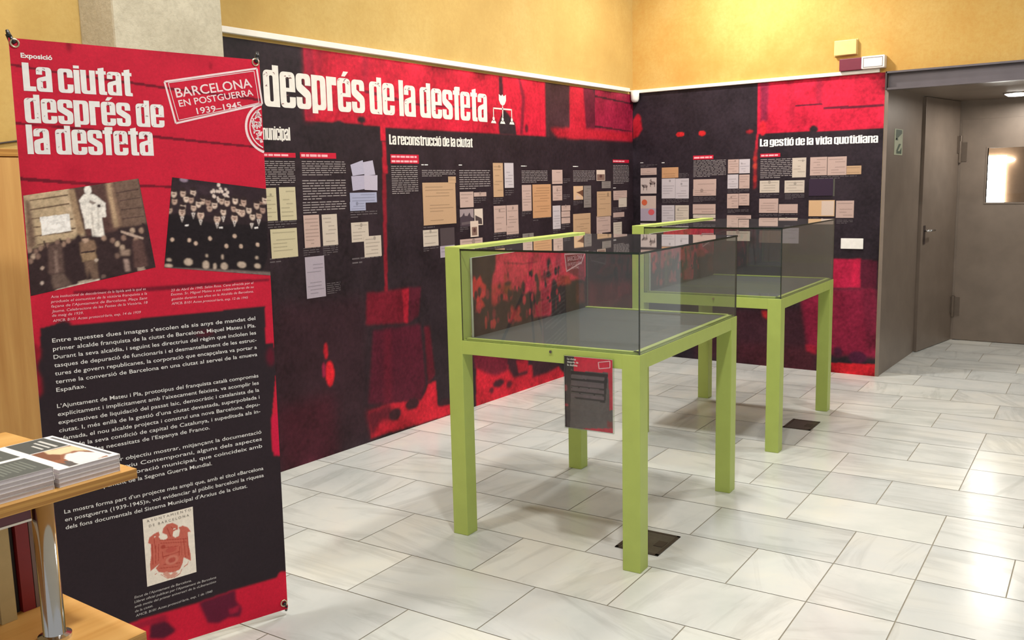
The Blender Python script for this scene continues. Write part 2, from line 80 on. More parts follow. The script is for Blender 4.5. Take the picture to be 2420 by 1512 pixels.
'C_art': [('p',[(0.192,0.372),(1.072,0.323),(1.069,0.156),(0.754,0.157),(0.703,0.177),(0.668,0.009),(0.507,0.023),(0.445,0.134),(0.281,0.186),(0.149,0.2),(0.157,0.244),(0.182,0.274)],(240,60,86),0.012),('p',[(-0.004,0.235),(0.013,0.264),(0.029,0.237),(0.06,0.259),(0.076,0.226),(0.103,0.211),(0.096,0.167),(0.061,0.159),(0.091,0.123),(0.019,0.107),(0.027,0.156),(-0.007,0.179)],(230,58,60),0.008),('p',[(0.15,0.212),(0.233,0.204),(0.306,0.203),(0.316,0.135),(0.229,0.116),(0.145,0.12)],(215,58,66),0.015),('p',[(0.245,0.209),(0.307,0.21),(0.304,0.144),(0.243,0.157)],(150,70,40),0.015),('p',[(0.302,0.097),(0.378,0.088),(0.394,0.018),(0.286,0.023)],(205,54,60),0.01),('e',[(0.058,0.2),(0.007,0.013)],(58,38,44),0.012),('e',[(0.209,0.197),(0.014,0.013)],(58,38,44),0.012),('e',[(0.283,0.238),(0.009,0.02)],(58,38,44),0.012),('e',[(0.281,0.202),(0.03,0.01)],(58,38,44),0.012),('e',[(0.413,0.171),(0.019,0.031)],(58,38,44),0.012),('e',[(0.341,0.119),(0.025,0.047)],(58,38,44),0.012),('e',[(0.547,0.178),(0.017,0.035)],(58,38,44),0.012),('e',[(0.552,0.122),(0.027,0.031)],(58,38,44),0.012),('e',[(0.655,0.26),(0.022,0.031)],(58,38,44),0.012),('e',[(0.653,0.21),(0.029,0.021)],(58,38,44),0.012),('e',[(0.604,0.201),(0.042,0.007)],(58,38,44),0.012),('e',[(0.701,0.105),(0.029,0.079)],(58,38,44),0.012),('e',[(0.471,0.097),(0.06,0.051)],(58,38,44),0.012),('e',[(0.228,0.093),(0.054,0.043)],(58,38,44),0.012),('e',[(0.798,0.135),(0.037,0.014)],(58,38,44),0.012),('e',[(0.811,0.056),(0.053,0.073)],(58,38,44),0.012),('e',[(0.546,0.091),(0.089,0.006)],(58,38,44),0.012),('e',[(0.603,0.19),(0.028,0.014)],(165,50,60),0.012),('e',[(0.615,0.122),(0.043,0.028)],(190,44,70),0.012),('p',[(0.52,0.084),(0.656,0.082),(0.661,0.017),(0.507,0.019)],(190,40,66),0.01),('p',[(0.249,0.3),(0.411,0.282),(0.544,0.281),(0.544,0.276),(0.411,0.277),(0.249,0.295)],(120,34,52),0.006),('p',[(0.726,0.307),(0.783,0.303),(0.783,0.208),(0.729,0.207)],(205,60,84),0.01),('p',[(0.734,0.196),(0.855,0.184),(0.884,0.142),(0.732,0.141)],(185,60,50),0.012),('p',[(0.812,0.298),(1.035,0.281),(1.032,0.138),(0.838,0.203)],(150,50,70),0.008),('p',[(0.932,0.134),(1.019,0.128),(1.029,0.027),(0.936,0.033)],(110,52,50),0.015),('e',[(0.201,0.14),(0.01,0.021)],(130,44,56),0.006),('e',[(0.07,0.023),(0.014,0.014)],(58,38,44),0.006),('e',[(0.166,0.178),(0.011,0.02)],(190,60,60),0.006),('e',[(0.506,0.053),(0.012,0.027)],(130,44,56),0.006),('e',[(0.316,0.023),(0.014,0.012)],(130,44,56),0.006),('e',[(0.053,0.192),(0.014,0.014)],(130,44,56),0.006),('e',[(0.566,0.213),(0.013,0.028)],(190,60,60),0.006),('e',[(0.573,0.147),(0.016,0.011)],(222,60,76),0.006),('e',[(0.094,0.05),(0.008,0.029)],(190,60,60),0.006),('e',[(0.612,0.208),(0.01,0.026)],(130,44,56),0.006),('e',[(0.287,0.149),(0.012,0.028)],(58,38,44),0.006),('e',[(0.671,0.238),(0.013,0.012)],(222,60,76),0.006),('e',[(0.753,0.219),(0.012,0.024)],(58,38,44),0.006),('e',[(0.501,0.237),(0.009,0.011)],(190,60,60),0.006),('e',[(0.669,0.238),(0.007,0.026)],(190,60,60),0.006),('e',[(0.702,0.024),(0.01,0.017)],(58,38,44),0.006),('e',[(0.054,0.155),(0.006,0.024)],(222,60,76),0.006),('e',[(0.439,0.223),(0.009,0.013)],(58,38,44),0.006),('e',[(0.255,0.037),(0.012,0.009)],(58,38,44),0.006),('e',[(0.758,0.084),(0.009,0.023)],(222,60,76),0.006),('e',[(0.259,0.231),(0.015,0.016)],(190,60,60),0.006),('e',[(0.681,0.105),(0.015,0.023)],(58,38,44),0.006),('e',[(0.491,0.227),(0.011,0.017)],(58,38,44),0.006),('e',[(0.732,0.116),(0.009,0.015)],(222,60,76),0.006),('e',[(0.029,0.111),(0.012,0.008)],(130,44,56),0.006),('e',[(0.468,0.049),(0.012,0.015)],(222,60,76),0.006),('e',[(0.536,0.098),(0.013,0.024)],(58,38,44),0.006),('e',[(0.468,0.23),(0.006,0.016)],(190,60,60),0.006),('e',[(0.247,0.152),(0.008,0.012)],(222,60,76),0.006),('e',[(0.661,0.078),(0.014,0.01)],(58,38,44),0.006),('e',[(0.758,0.17),(0.007,0.019)],(222,60,76),0.006),('e',[(0.201,0.061),(0.01,0.023)],(58,38,44),0.006),('e',[(0.477,0.229),(0.013,0.013)],(58,38,44),0.006),('e',[(0.081,0.183),(0.008,0.021)],(222,60,76),0.006),('e',[(0.191,0.047),(0.011,0.012)],(130,44,56),0.006),('e',[(0.16,0.081),(0.014,0.022)],(130,44,56),0.006),('e',[(0.282,0.049),(0.009,0.025)],(222,60,76),0.006),('e',[(0.373,0.16),(0.009,0.021)],(58,38,44),0.006),('e',[(0.72,0.054),(0.006,0.029)],(130,44,56),0.006),('e',[(0.77,0.116),(0.016,0.028)],(58,38,44),0.006),('e',[(0.045,0.12),(0.014,0.024)],(222,60,76),0.006),('e',[(0.433,0.216),(0.015,0.027)],(222,60,76),0.006),('e',[(0.111,0.074),(0.006,0.026)],(130,44,56),0.006),('e',[(0.722,0.217),(0.015,0.021)],(58,38,44),0.006),('e',[(0.386,0.047),(0.011,0.013)],(58,38,44),0.006),('e',[(0.419,0.111),(0.015,0.021)],(222,60,76),0.006),('e',[(0.115,0.234),(0.011,0.026)],(58,38,44),0.006),('e',[(0.287,0.063),(0.011,0.026)],(58,38,44),0.006),('e',[(0.202,0.08),(0.015,0.011)],(58,38,44),0.006),('e',[(0.391,0.146),(0.01,0.025)],(58,38,44),0.006),('e',[(0.224,0.136),(0.01,0.018)],(58,38,44),0.006),('e',[(0.671,0.191),(0.006,0.009)],(190,60,60),0.006),('e',[(0.761,0.208),(0.007,0.019)],(222,60,76),0.006),('e',[(0.139,0.036),(0.01,0.017)],(222,60,76),0.006),('e',[(0.294,0.062),(0.009,0.011)],(130,44,56),0.006),('e',[(0.023,0.179),(0.014,0.02)],(58,38,44),0.006),('e',[(0.304,0.153),(0.014,0.016)],(58,38,44),0.006),('e',[(0.493,0.115),(0.01,0.019)],(222,60,76),0.006),('e',[(0.34,0.173),(0.011,0.013)],(130,44,56),0.006),('e',[(0.225,0.15),(0.014,0.013)],(58,38,44),0.006),('e',[(0.689,0.226),(0.01,0.028)],(222,60,76),0.006),('e',[(0.112,0.172),(0.015,0.024)],(130,44,56),0.006),('e',[(0.622,0.167),(0.013,0.02)],(58,38,44),0.006),('e',[(0.637,0.178),(0.011,0.013)],(190,60,60),0.006),('e',[(0.054,0.04),(0.007,0.027)],(58,38,44),0.006),('e',[(0.643,0.095),(0.015,0.009)],(58,38,44),0.006),('e',[(0.532,0.204),(0.016,0.021)],(58,38,44),0.006),('e',[(0.048,0.189),(0.011,0.024)],(58,38,44),0.006),('e',[(0.441,0.042),(0.012,0.02)],(130,44,56),0.006),('e',[(0.157,0.037),(0.016,0.022)],(190,60,60),0.006)],
'C_stamp': [(0.813,0.295),(1.035,0.284),(0.997,0.238),(0.832,0.206)],
'ph1': [('p',[(-0.007,1.008),(0.373,1.013),(0.467,0.494),(-0.009,0.46)],(196,172,140),0.02),('p',[(0.29,1.009),(0.373,1.006),(0.412,0.559),(0.371,0.543)],(205,180,150),0.01),('p',[(0.047,0.95),(0.367,0.945),(0.366,0.931),(0.047,0.937)],(110,88,72),0.004),('p',[(0.042,0.858),(0.369,0.855),(0.368,0.842),(0.041,0.845)],(110,88,72),0.004),('p',[(0.046,0.766),(0.123,0.762),(0.122,0.749),(0.045,0.754)],(110,88,72),0.004),('p',[(0.06,0.68),(0.117,0.673),(0.116,0.66),(0.059,0.667)],(110,88,72),0.004),('p',[(0.345,0.699),(0.385,0.697),(0.384,0.684),(0.344,0.686)],(110,88,72),0.004),('p',[(0.351,0.599),(0.396,0.595),(0.395,0.582),(0.35,0.586)],(110,88,72),0.004),('p',[(0.064,0.59),(0.373,0.568),(0.372,0.555),(0.063,0.578)],(110,88,72),0.004),('p',[(0.077,0.5),(0.365,0.486),(0.364,0.474),(0.076,0.488)],(110,88,72),0.004),('p',[(0.009,0.951),(0.047,0.95),(0.076,0.488),(-0.0,0.458)],(120,96,82),0.015),('p',[(0.118,0.763),(0.36,0.749),(0.355,0.57),(0.125,0.58)],(250,246,242),0.004),('p',[(0.424,1.003),(0.683,1.009),(0.737,0.482),(0.475,0.479)],(92,66,62),0.012),('p',[(0.371,0.993),(0.422,0.997),(0.459,0.522),(0.407,0.508)],(168,140,112),0.01),('p',[(0.689,1.008),(0.772,1.007),(0.796,0.522),(0.707,0.503)],(140,112,94),0.015),('p',[(0.705,1.005),(0.738,1.006),(0.754,0.532),(0.716,0.527)],(190,160,130),0.01),('p',[(0.772,1.01),(1.0,1.0),(0.996,0.49),(0.794,0.509)],(118,94,82),0.012),('p',[(0.779,0.889),(0.984,0.892),(0.982,0.88),(0.778,0.878)],(84,64,60),0.004),('p',[(0.8,0.799),(0.987,0.796),(0.985,0.785),(0.799,0.788)],(84,64,60),0.004),('p',[(0.798,0.701),(0.987,0.688),(0.986,0.677),(0.797,0.69)],(84,64,60),0.004),('p',[(0.796,0.604),(0.984,0.59),(0.982,0.579),(0.795,0.593)],(84,64,60),0.004),('e',[(0.538,0.959),(0.031,0.05)],(240,234,226),0.006),('p',[(0.501,0.924),(0.579,0.908),(0.613,0.873),(0.671,0.795),(0.659,0.646),(0.625,0.654),(0.621,0.444),(0.524,0.461),(0.52,0.557),(0.474,0.564),(0.472,0.664),(0.457,0.802),(0.454,0.872)],(240,234,226),0.006),('p',[(0.541,0.853),(0.595,0.814),(0.562,0.8),(0.533,0.827)],(150,135,128),0.006),('e',[(0.613,0.776),(0.017,0.017)],(60,45,45),0.006),('p',[(0.538,0.73),(0.549,0.728),(0.541,0.476),(0.531,0.478)],(190,180,172),0.008),('p',[(0.6,0.758),(0.608,0.756),(0.588,0.517),(0.578,0.52)],(195,186,178),0.008),('p',[(0.004,0.457),(0.103,0.469),(0.248,0.496),(0.364,0.467),(0.41,0.533),(0.444,0.473),(0.526,0.48),(0.624,0.43),(0.763,0.476),(0.865,0.466),(0.982,0.507),(1.0,0.0),(-0.0,-0.005)],(58,42,44),0.012),('e',[(0.018,0.454),(0.018,0.028)],(165,135,118),0.008),('e',[(0.063,0.43),(0.018,0.029)],(140,112,100),0.008),('e',[(0.103,0.457),(0.018,0.029)],(165,135,118),0.008),('e',[(0.042,0.387),(0.018,0.028)],(190,165,145),0.008),('e',[(0.151,0.47),(0.019,0.029)],(140,112,100),0.008),('e',[(0.237,0.48),(0.019,0.029)],(140,112,100),0.008),('e',[(0.283,0.45),(0.019,0.029)],(165,135,118),0.008),('e',[(0.325,0.477),(0.019,0.03)],(165,135,118),0.008),('e',[(0.454,0.465),(0.019,0.03)],(165,135,118),0.008),('e',[(0.614,0.432),(0.02,0.03)],(165,135,118),0.008),('e',[(0.682,0.389),(0.02,0.03)],(140,112,100),0.008),('e',[(0.718,0.342),(0.021,0.03)],(190,165,145),0.008),('e',[(0.778,0.393),(0.021,0.031)],(140,112,100),0.008),('e',[(0.88,0.349),(0.021,0.03)],(165,135,118),0.008),('e',[(0.938,0.435),(0.021,0.032)],(165,135,118),0.008),('e',[(0.863,0.453),(0.022,0.031)],(190,165,145),0.008),('e',[(0.754,0.294),(0.021,0.03)],(190,165,145),0.008),('e',[(0.078,0.378),(0.018,0.029)],(140,112,100),0.008),('e',[(0.021,0.345),(0.018,0.028)],(140,112,100),0.008),('p',[(0.407,0.508),(0.421,0.505),(0.371,0.402),(0.358,0.406)],(52,38,40),0.006),('p',[(0.126,0.525),(0.139,0.522),(0.159,0.406),(0.146,0.409)],(52,38,40),0.006),('p',[(0.25,0.52),(0.264,0.517),(0.279,0.463),(0.265,0.466)],(52,38,40),0.006),('p',[(0.738,0.495),(0.753,0.492),(0.828,0.407),(0.813,0.411)],(52,38,40),0.006),('p',[(0.84,0.445),(0.854,0.441),(0.985,0.356),(0.97,0.36)],(52,38,40),0.006),('p',[(0.949,0.514),(0.965,0.511),(0.998,0.435),(0.982,0.438)],(52,38,40),0.006),('p',[(0.763,0.479),(0.838,0.432),(0.947,0.352),(0.938,0.333),(0.824,0.408),(0.76,0.457)],(190,165,150),0.006),('p',[(0.415,0.436),(0.462,0.45),(0.531,0.427),(0.542,0.347),(0.522,0.301),(0.411,0.292)],(140,112,92),0.01),('p',[(0.414,0.323),(0.528,0.312),(0.533,0.223),(0.419,0.228)],(160,132,104),0.008),('p',[(0.415,0.335),(0.53,0.325),(0.528,0.306),(0.414,0.319)],(60,44,44),0.004),('p',[(0.43,0.232),(0.533,0.223),(0.525,0.018),(0.476,0.02),(0.46,0.145),(0.438,0.031)],(120,96,82),0.01),('e',[(0.462,0.45),(0.026,0.035)],(185,155,135),0.008),('p',[(0.431,0.49),(0.506,0.484),(0.499,0.46),(0.434,0.47)],(70,52,50),0.005),('p',[(0.164,0.466),(0.265,0.46),(0.268,0.16),(0.147,0.175)],(104,82,76),0.012),('p',[(0.165,0.165),(0.258,0.157),(0.32,0.005),(0.172,0.018)],(110,90,82),0.012),('p',[(0.207,0.406),(0.226,0.401),(0.222,0.173),(0.199,0.179)],(150,125,115),0.01),('e',[(0.102,0.253),(0.014,0.019)],(190,165,150),0.006),('e',[(0.091,0.104),(0.012,0.02)],(200,180,170),0.006),('e',[(0.566,0.031),(0.021,0.021)],(110,90,84),0.006),('e',[(0.702,0.217),(0.02,0.029)],(130,105,95),0.01),('p',[(0.73,0.274),(0.812,0.254),(0.804,0.191),(0.732,0.21)],(160,135,120),0.012),('p',[(0.848,0.349),(0.934,0.342),(0.94,0.029),(0.825,0.047)],(96,70,66),0.012),('p',[(0.747,0.168),(0.788,0.157),(0.789,0.019),(0.749,0.03)],(165,140,130),0.01),('e',[(0.528,0.218),(0.014,0.019)],(200,180,165),0.006),('p',[(0.18,0.004),(0.417,0.019),(0.534,0.016),(0.532,-0.002),(0.357,-0.005),(0.188,-0.015)],(215,200,186),0.006),('p',[(0.362,0.04),(0.477,0.032),(0.485,0.012),(0.369,0.015)],(190,172,155),0.006),('p',[(0.845,0.041),(0.909,0.037),(0.911,-0.014),(0.85,0.003)],(170,148,134),0.006)],
'ph2': [('p',[(0.0,1.0),(1.0,1.0),(1.009,0.632),(0.01,0.61)],(52,38,44),0.01),('p',[(0.095,0.945),(0.627,0.978),(0.627,0.884),(0.102,0.84)],(62,46,54),0.02),('e',[(0.118,0.988),(0.042,0.025)],(150,130,150),0.008),('e',[(0.497,0.94),(0.014,0.017)],(225,205,195),0.006),('e',[(0.472,0.797),(0.014,0.016)],(225,205,195),0.006),('e',[(0.564,0.873),(0.014,0.017)],(225,205,195),0.006),('e',[(0.476,0.833),(0.014,0.017)],(225,205,195),0.006),('e',[(0.509,0.842),(0.014,0.017)],(225,205,195),0.006),('e',[(0.554,0.937),(0.014,0.017)],(225,205,195),0.006),('e',[(0.516,0.911),(0.014,0.017)],(225,205,195),0.006),('e',[(0.513,0.91),(0.014,0.017)],(225,205,195),0.006),('e',[(0.439,0.841),(0.014,0.017)],(225,205,195),0.006),('e',[(0.481,0.833),(0.014,0.017)],(225,205,195),0.006),('e',[(0.574,0.907),(0.014,0.017)],(225,205,195),0.006),('e',[(0.575,0.909),(0.014,0.017)],(225,205,195),0.006),('e',[(0.537,0.877),(0.014,0.017)],(225,205,195),0.006),('e',[(0.462,0.906),(0.014,0.017)],(225,205,195),0.006),('e',[(0.484,0.905),(0.014,0.017)],(225,205,195),0.006),('e',[(0.429,0.846),(0.014,0.017)],(225,205,195),0.006),('e',[(0.429,0.853),(0.014,0.017)],(225,205,195),0.006),('e',[(0.474,0.804),(0.014,0.016)],(225,205,195),0.006),('e',[(0.542,0.856),(0.014,0.017)],(225,205,195),0.006),('e',[(0.555,0.882),(0.014,0.017)],(225,205,195),0.006),('e',[(0.424,0.911),(0.014,0.017)],(225,205,195),0.006),('e',[(0.534,0.831),(0.014,0.017)],(225,205,195),0.006),('e',[(0.578,0.855),(0.014,0.017)],(225,205,195),0.006),('e',[(0.433,0.899),(0.014,0.017)],(225,205,195),0.006),('e',[(0.508,0.833),(0.014,0.017)],(225,205,195),0.006),('e',[(0.407,0.891),(0.014,0.017)],(225,205,195),0.006),('e',[(0.478,0.979),(0.018,0.022)],(230,215,205),0.006),('p',[(-0.033,0.563),(0.114,0.623),(0.307,0.562),(0.477,0.526),(0.649,0.56),(0.826,0.566),(0.996,0.63),(0.979,0.21),(0.915,0.037),(0.01,0.003)],(34,27,31),0.01),('e',[(0.042,0.743),(0.026,0.043)],(190,160,145),0.007),('e',[(0.039,0.78),(0.032,0.022)],(54,40,42),0.006),('e',[(0.042,0.74),(0.017,0.007)],(120,92,84),0.005),('e',[(0.128,0.69),(0.026,0.042)],(220,196,180),0.007),('e',[(0.126,0.726),(0.032,0.022)],(54,40,42),0.006),('e',[(0.129,0.686),(0.016,0.007)],(120,92,84),0.005),('e',[(0.232,0.696),(0.027,0.043)],(205,178,162),0.007),('e',[(0.231,0.733),(0.033,0.022)],(54,40,42),0.006),('e',[(0.232,0.693),(0.017,0.007)],(120,92,84),0.005),('e',[(0.305,0.626),(0.026,0.043)],(205,178,162),0.007),('e',[(0.304,0.663),(0.033,0.022)],(54,40,42),0.006),('e',[(0.305,0.623),(0.017,0.007)],(120,92,84),0.005),('e',[(0.391,0.709),(0.027,0.044)],(190,160,145),0.007),('e',[(0.389,0.747),(0.034,0.022)],(54,40,42),0.006),('e',[(0.39,0.706),(0.017,0.007)],(120,92,84),0.005),('e',[(0.532,0.683),(0.028,0.044)],(220,196,180),0.007),('e',[(0.531,0.721),(0.034,0.022)],(54,40,42),0.006),('e',[(0.532,0.68),(0.018,0.007)],(120,92,84),0.005),('e',[(0.641,0.734),(0.028,0.045)],(190,160,145),0.007),('e',[(0.641,0.773),(0.035,0.023)],(54,40,42),0.006),('e',[(0.641,0.731),(0.018,0.007)],(120,92,84),0.005),('e',[(0.728,0.768),(0.029,0.045)],(205,178,162),0.007),('e',[(0.729,0.807),(0.035,0.023)],(54,40,42),0.006),('e',[(0.728,0.764),(0.019,0.008)],(120,92,84),0.005),('e',[(0.836,0.666),(0.028,0.044)],(220,196,180),0.007),('e',[(0.837,0.706),(0.035,0.022)],(54,40,42),0.006),('e',[(0.835,0.663),(0.018,0.008)],(120,92,84),0.005),('e',[(0.907,0.686),(0.029,0.045)],(190,160,145),0.007),('e',[(0.909,0.725),(0.035,0.023)],(54,40,42),0.006),('e',[(0.907,0.682),(0.019,0.007)],(120,92,84),0.005),('e',[(0.799,0.736),(0.029,0.046)],(220,196,180),0.007),('e',[(0.8,0.776),(0.035,0.023)],(54,40,42),0.006),('e',[(0.799,0.734),(0.018,0.008)],(120,92,84),0.005),('e',[(0.941,0.827),(0.029,0.046)],(170,140,128),0.007),('e',[(0.942,0.867),(0.036,0.024)],(54,40,42),0.006),('e',[(0.94,0.823),(0.019,0.008)],(120,92,84),0.005),('e',[(0.886,0.799),(0.029,0.046)],(205,178,162),0.007),('e',[(0.888,0.839),(0.036,0.024)],(54,40,42),0.006),('e',[(0.885,0.796),(0.019,0.008)],(120,92,84),0.005),('e',[(0.569,0.792),(0.028,0.045)],(205,178,162),0.007),('e',[(0.569,0.831),(0.034,0.023)],(54,40,42),0.006),('e',[(0.569,0.788),(0.017,0.008)],(120,92,84),0.005),('e',[(0.655,0.827),(0.029,0.045)],(220,196,180),0.007),('e',[(0.655,0.866),(0.035,0.023)],(54,40,42),0.006),('e',[(0.655,0.823),(0.018,0.008)],(120,92,84),0.005),('e',[(0.318,0.78),(0.027,0.044)],(205,178,162),0.007),('e',[(0.318,0.82),(0.034,0.022)],(54,40,42),0.006),('e',[(0.319,0.778),(0.018,0.008)],(120,92,84),0.005),('e',[(0.279,0.743),(0.027,0.044)],(220,196,180),0.007),('e',[(0.278,0.781),(0.033,0.022)],(54,40,42),0.006),('e',[(0.279,0.74),(0.017,0.008)],(120,92,84),0.005),('e',[(0.155,0.785),(0.026,0.044)],(220,196,180),0.007),('e',[(0.153,0.824),(0.033,0.022)],(54,40,42),0.006),('e',[(0.156,0.782),(0.017,0.007)],(120,92,84),0.005),('e',[(0.119,0.84),(0.026,0.044)],(205,178,162),0.007),('e',[(0.117,0.879),(0.032,0.023)],(54,40,42),0.006),('e',[(0.12,0.837),(0.017,0.008)],(120,92,84),0.005),('e',[(0.219,0.86),(0.027,0.045)],(220,196,180),0.007),('e',[(0.217,0.899),(0.034,0.023)],(54,40,42),0.006),('e',[(0.22,0.857),(0.017,0.008)],(120,92,84),0.005),('e',[(0.44,0.75),(0.028,0.045)],(220,196,180),0.007),('e',[(0.439,0.788),(0.034,0.023)],(54,40,42),0.006),('e',[(0.44,0.746),(0.018,0.008)],(120,92,84),0.005),('e',[(0.03,0.823),(0.027,0.044)],(220,196,180),0.007),('e',[(0.028,0.861),(0.032,0.023)],(54,40,42),0.006),('e',[(0.03,0.82),(0.017,0.007)],(120,92,84),0.005),('e',[(0.746,0.82),(0.029,0.046)],(190,160,145),0.007),('e',[(0.746,0.86),(0.036,0.023)],(54,40,42),0.006),('e',[(0.745,0.817),(0.018,0.008)],(120,92,84),0.005),('e',[(0.95,0.756),(0.029,0.046)],(170,140,128),0.007),('e',[(0.952,0.795),(0.036,0.023)],(54,40,42),0.006),('e',[(0.95,0.752),(0.018,0.008)],(120,92,84),0.005),('e',[(0.512,0.807),(0.028,0.045)],(205,178,162),0.007),('e',[(0.512,0.846),(0.035,0.023)],(54,40,42),0.006),('e',[(0.512,0.804),(0.018,0.008)],(120,92,84),0.005),('e',[(0.689,0.711),(0.028,0.044)],(220,196,180),0.007),('e',[(0.69,0.75),(0.034,0.023)],(54,40,42),0.006),('e',[(0.689,0.708),(0.018,0.008)],(120,92,84),0.005),('e',[(0.202,0.78),(0.027,0.044)],(190,160,145),0.007),('e',[(0.2,0.818),(0.033,0.022)],(54,40,42),0.006),('e',[(0.202,0.776),(0.017,0.008)],(120,92,84),0.005),('e',[(0.374,0.773),(0.027,0.044)],(170,140,128),0.007),('e',[(0.373,0.811),(0.033,0.022)],(54,40,42),0.006),('e',[(0.374,0.77),(0.018,0.008)],(120,92,84),0.005),('e',[(0.982,0.871),(0.03,0.047)],(220,196,180),0.007),('e',[(0.984,0.912),(0.036,0.024)],(54,40,42),0.006),('e',[(0.982,0.867),(0.019,0.008)],(120,92,84),0.005),('e',[(0.001,0.637),(0.026,0.042)],(190,160,145),0.007),('e',[(-0.001,0.674),(0.032,0.021)],(54,40,42),0.006),('e',[(0.002,0.634),(0.016,0.007)],(120,92,84),0.005),('e',[(0.123,0.631),(0.03,0.051)],(208,180,164),0.006),('e',[(0.12,0.677),(0.036,0.023)],(54,40,42),0.006),('e',[(0.123,0.634),(0.021,0.007)],(130,100,92),0.005),('e',[(0.124,0.615),(0.01,0.006)],(130,96,90),0.004),('e',[(0.305,0.619),(0.032,0.051)],(208,180,164),0.006),('e',[(0.303,0.664),(0.038,0.023)],(54,40,42),0.006),('e',[(0.305,0.621),(0.022,0.008)],(130,100,92),0.005),('e',[(0.305,0.601),(0.01,0.006)],(130,96,90),0.004),('e',[(0.47,0.597),(0.032,0.051)],(208,180,164),0.006),('e',[(0.47,0.642),(0.039,0.023)],(54,40,42),0.006),('e',[(0.47,0.599),(0.022,0.007)],(130,100,92),0.005),('e',[(0.47,0.579),(0.01,0.006)],(130,96,90),0.004),('e',[(0.647,0.625),(0.033,0.052)],(208,180,164),0.006),('e',[(0.648,0.671),(0.039,0.023)],(54,40,42),0.006),('e',[(0.647,0.627),(0.023,0.008)],(130,100,92),0.005),('e',[(0.647,0.607),(0.01,0.006)],(130,96,90),0.004),('e',[(0.724,0.701),(0.034,0.053)],(208,180,164),0.006),('e',[(0.726,0.748),(0.04,0.024)],(54,40,42),0.006),('e',[(0.725,0.703),(0.023,0.007)],(130,100,92),0.005),('e',[(0.724,0.682),(0.01,0.006)],(130,96,90),0.004),('p',[(0.107,0.579),(0.145,0.583),(0.13,0.515)],(225,212,206),0.005),('p',[(0.122,0.572),(0.131,0.573),(0.13,0.518)],(60,46,50),0.004),('p',[(0.288,0.566),(0.326,0.57),(0.309,0.501)],(225,212,206),0.005),('p',[(0.303,0.559),(0.312,0.56),(0.309,0.504)],(60,46,50),0.004),('p',[(0.451,0.55),(0.49,0.554),(0.471,0.485)],(225,212,206),0.005),('p',[(0.466,0.543),(0.476,0.544),(0.471,0.488)],(60,46,50),0.004),('p',[(0.627,0.592),(0.667,0.597),(0.646,0.526)],(225,212,206),0.005),('p',[(0.642,0.585),(0.652,0.586),(0.646,0.529)],(60,46,50),0.004),('p',[(0.806,0.584),(0.847,0.589),(0.824,0.518)],(225,212,206),0.005),('p',[(0.821,0.577),(0.831,0.579),(0.824,0.52)],(60,46,50),0.004),('p',[(0.213,0.634),(0.252,0.639),(0.235,0.569)],(225,212,206),0.005),('p',[(0.228,0.628),(0.238,0.629),(0.235,0.572)],(60,46,50),0.004),('p',[(0.512,0.628),(0.551,0.633),(0.532,0.562)],(225,212,206),0.005),('p',[(0.526,0.621),(0.536,0.623),(0.532,0.565)],(60,46,50),0.004),('p',[(0.882,0.637),(0.924,0.642),(0.9,0.569)],(225,212,206),0.005),('p',[(0.897,0.63),(0.908,0.631),(0.9,0.572)],(60,46,50),0.004),('e',[(0.051,0.315),(0.017,0.023)],(205,178,160),0.006),('e',[(0.207,0.326),(0.017,0.023)],(205,178,160),0.006),('e',[(0.27,0.298),(0.017,0.023)],(205,178,160),0.006),('e',[(0.403,0.367),(0.018,0.024)],(205,178,160),0.006),('e',[(0.565,0.297),(0.018,0.024)],(205,178,160),0.006),('e',[(0.71,0.31),(0.019,0.024)],(205,178,160),0.006),('e',[(0.881,0.346),(0.019,0.024)],(205,178,160),0.006),('e',[(0.647,0.42),(0.019,0.025)],(205,178,160),0.006),('p',[(0.157,0.492),(0.194,0.502),(0.192,0.482),(0.16,0.476)],(235,228,226),0.004),('p',[(0.489,0.505),(0.528,0.515),(0.526,0.495),(0.492,0.489)],(235,228,226),0.004),('p',[(0.853,0.544),(0.894,0.554),(0.891,0.534),(0.855,0.527)],(235,228,226),0.004),('e',[(0.035,0.024),(0.036,0.021)],(188,168,152),0.008),('e',[(0.211,0.083),(0.038,0.041)],(188,168,152),0.008),('e',[(0.372,0.063),(0.032,0.049)],(188,168,152),0.008),('e',[(0.546,0.065),(0.034,0.042)],(188,168,152),0.008),('e',[(0.456,0.051),(0.016,0.042)],(188,168,152),0.008),('e',[(0.715,0.098),(0.045,0.036)],(188,168,152),0.008),('e',[(0.873,0.098),(0.032,0.028)],(188,168,152),0.008),('e',[(0.037,0.089),(0.022,0.019)],(188,168,152),0.008),('e',[(0.868,0.194),(0.015,0.019)],(188,168,152),0.008),('e',[(0.378,0.169),(0.012,0.018)],(188,168,152),0.008),('e',[(0.528,0.17),(0.012,0.026)],(188,168,152),0.008),('p',[(0.0,0.0),(0.001,-0.012),(1.0,-0.006),(1.002,0.038),(0.506,0.028)],(120,104,100),0.01)],
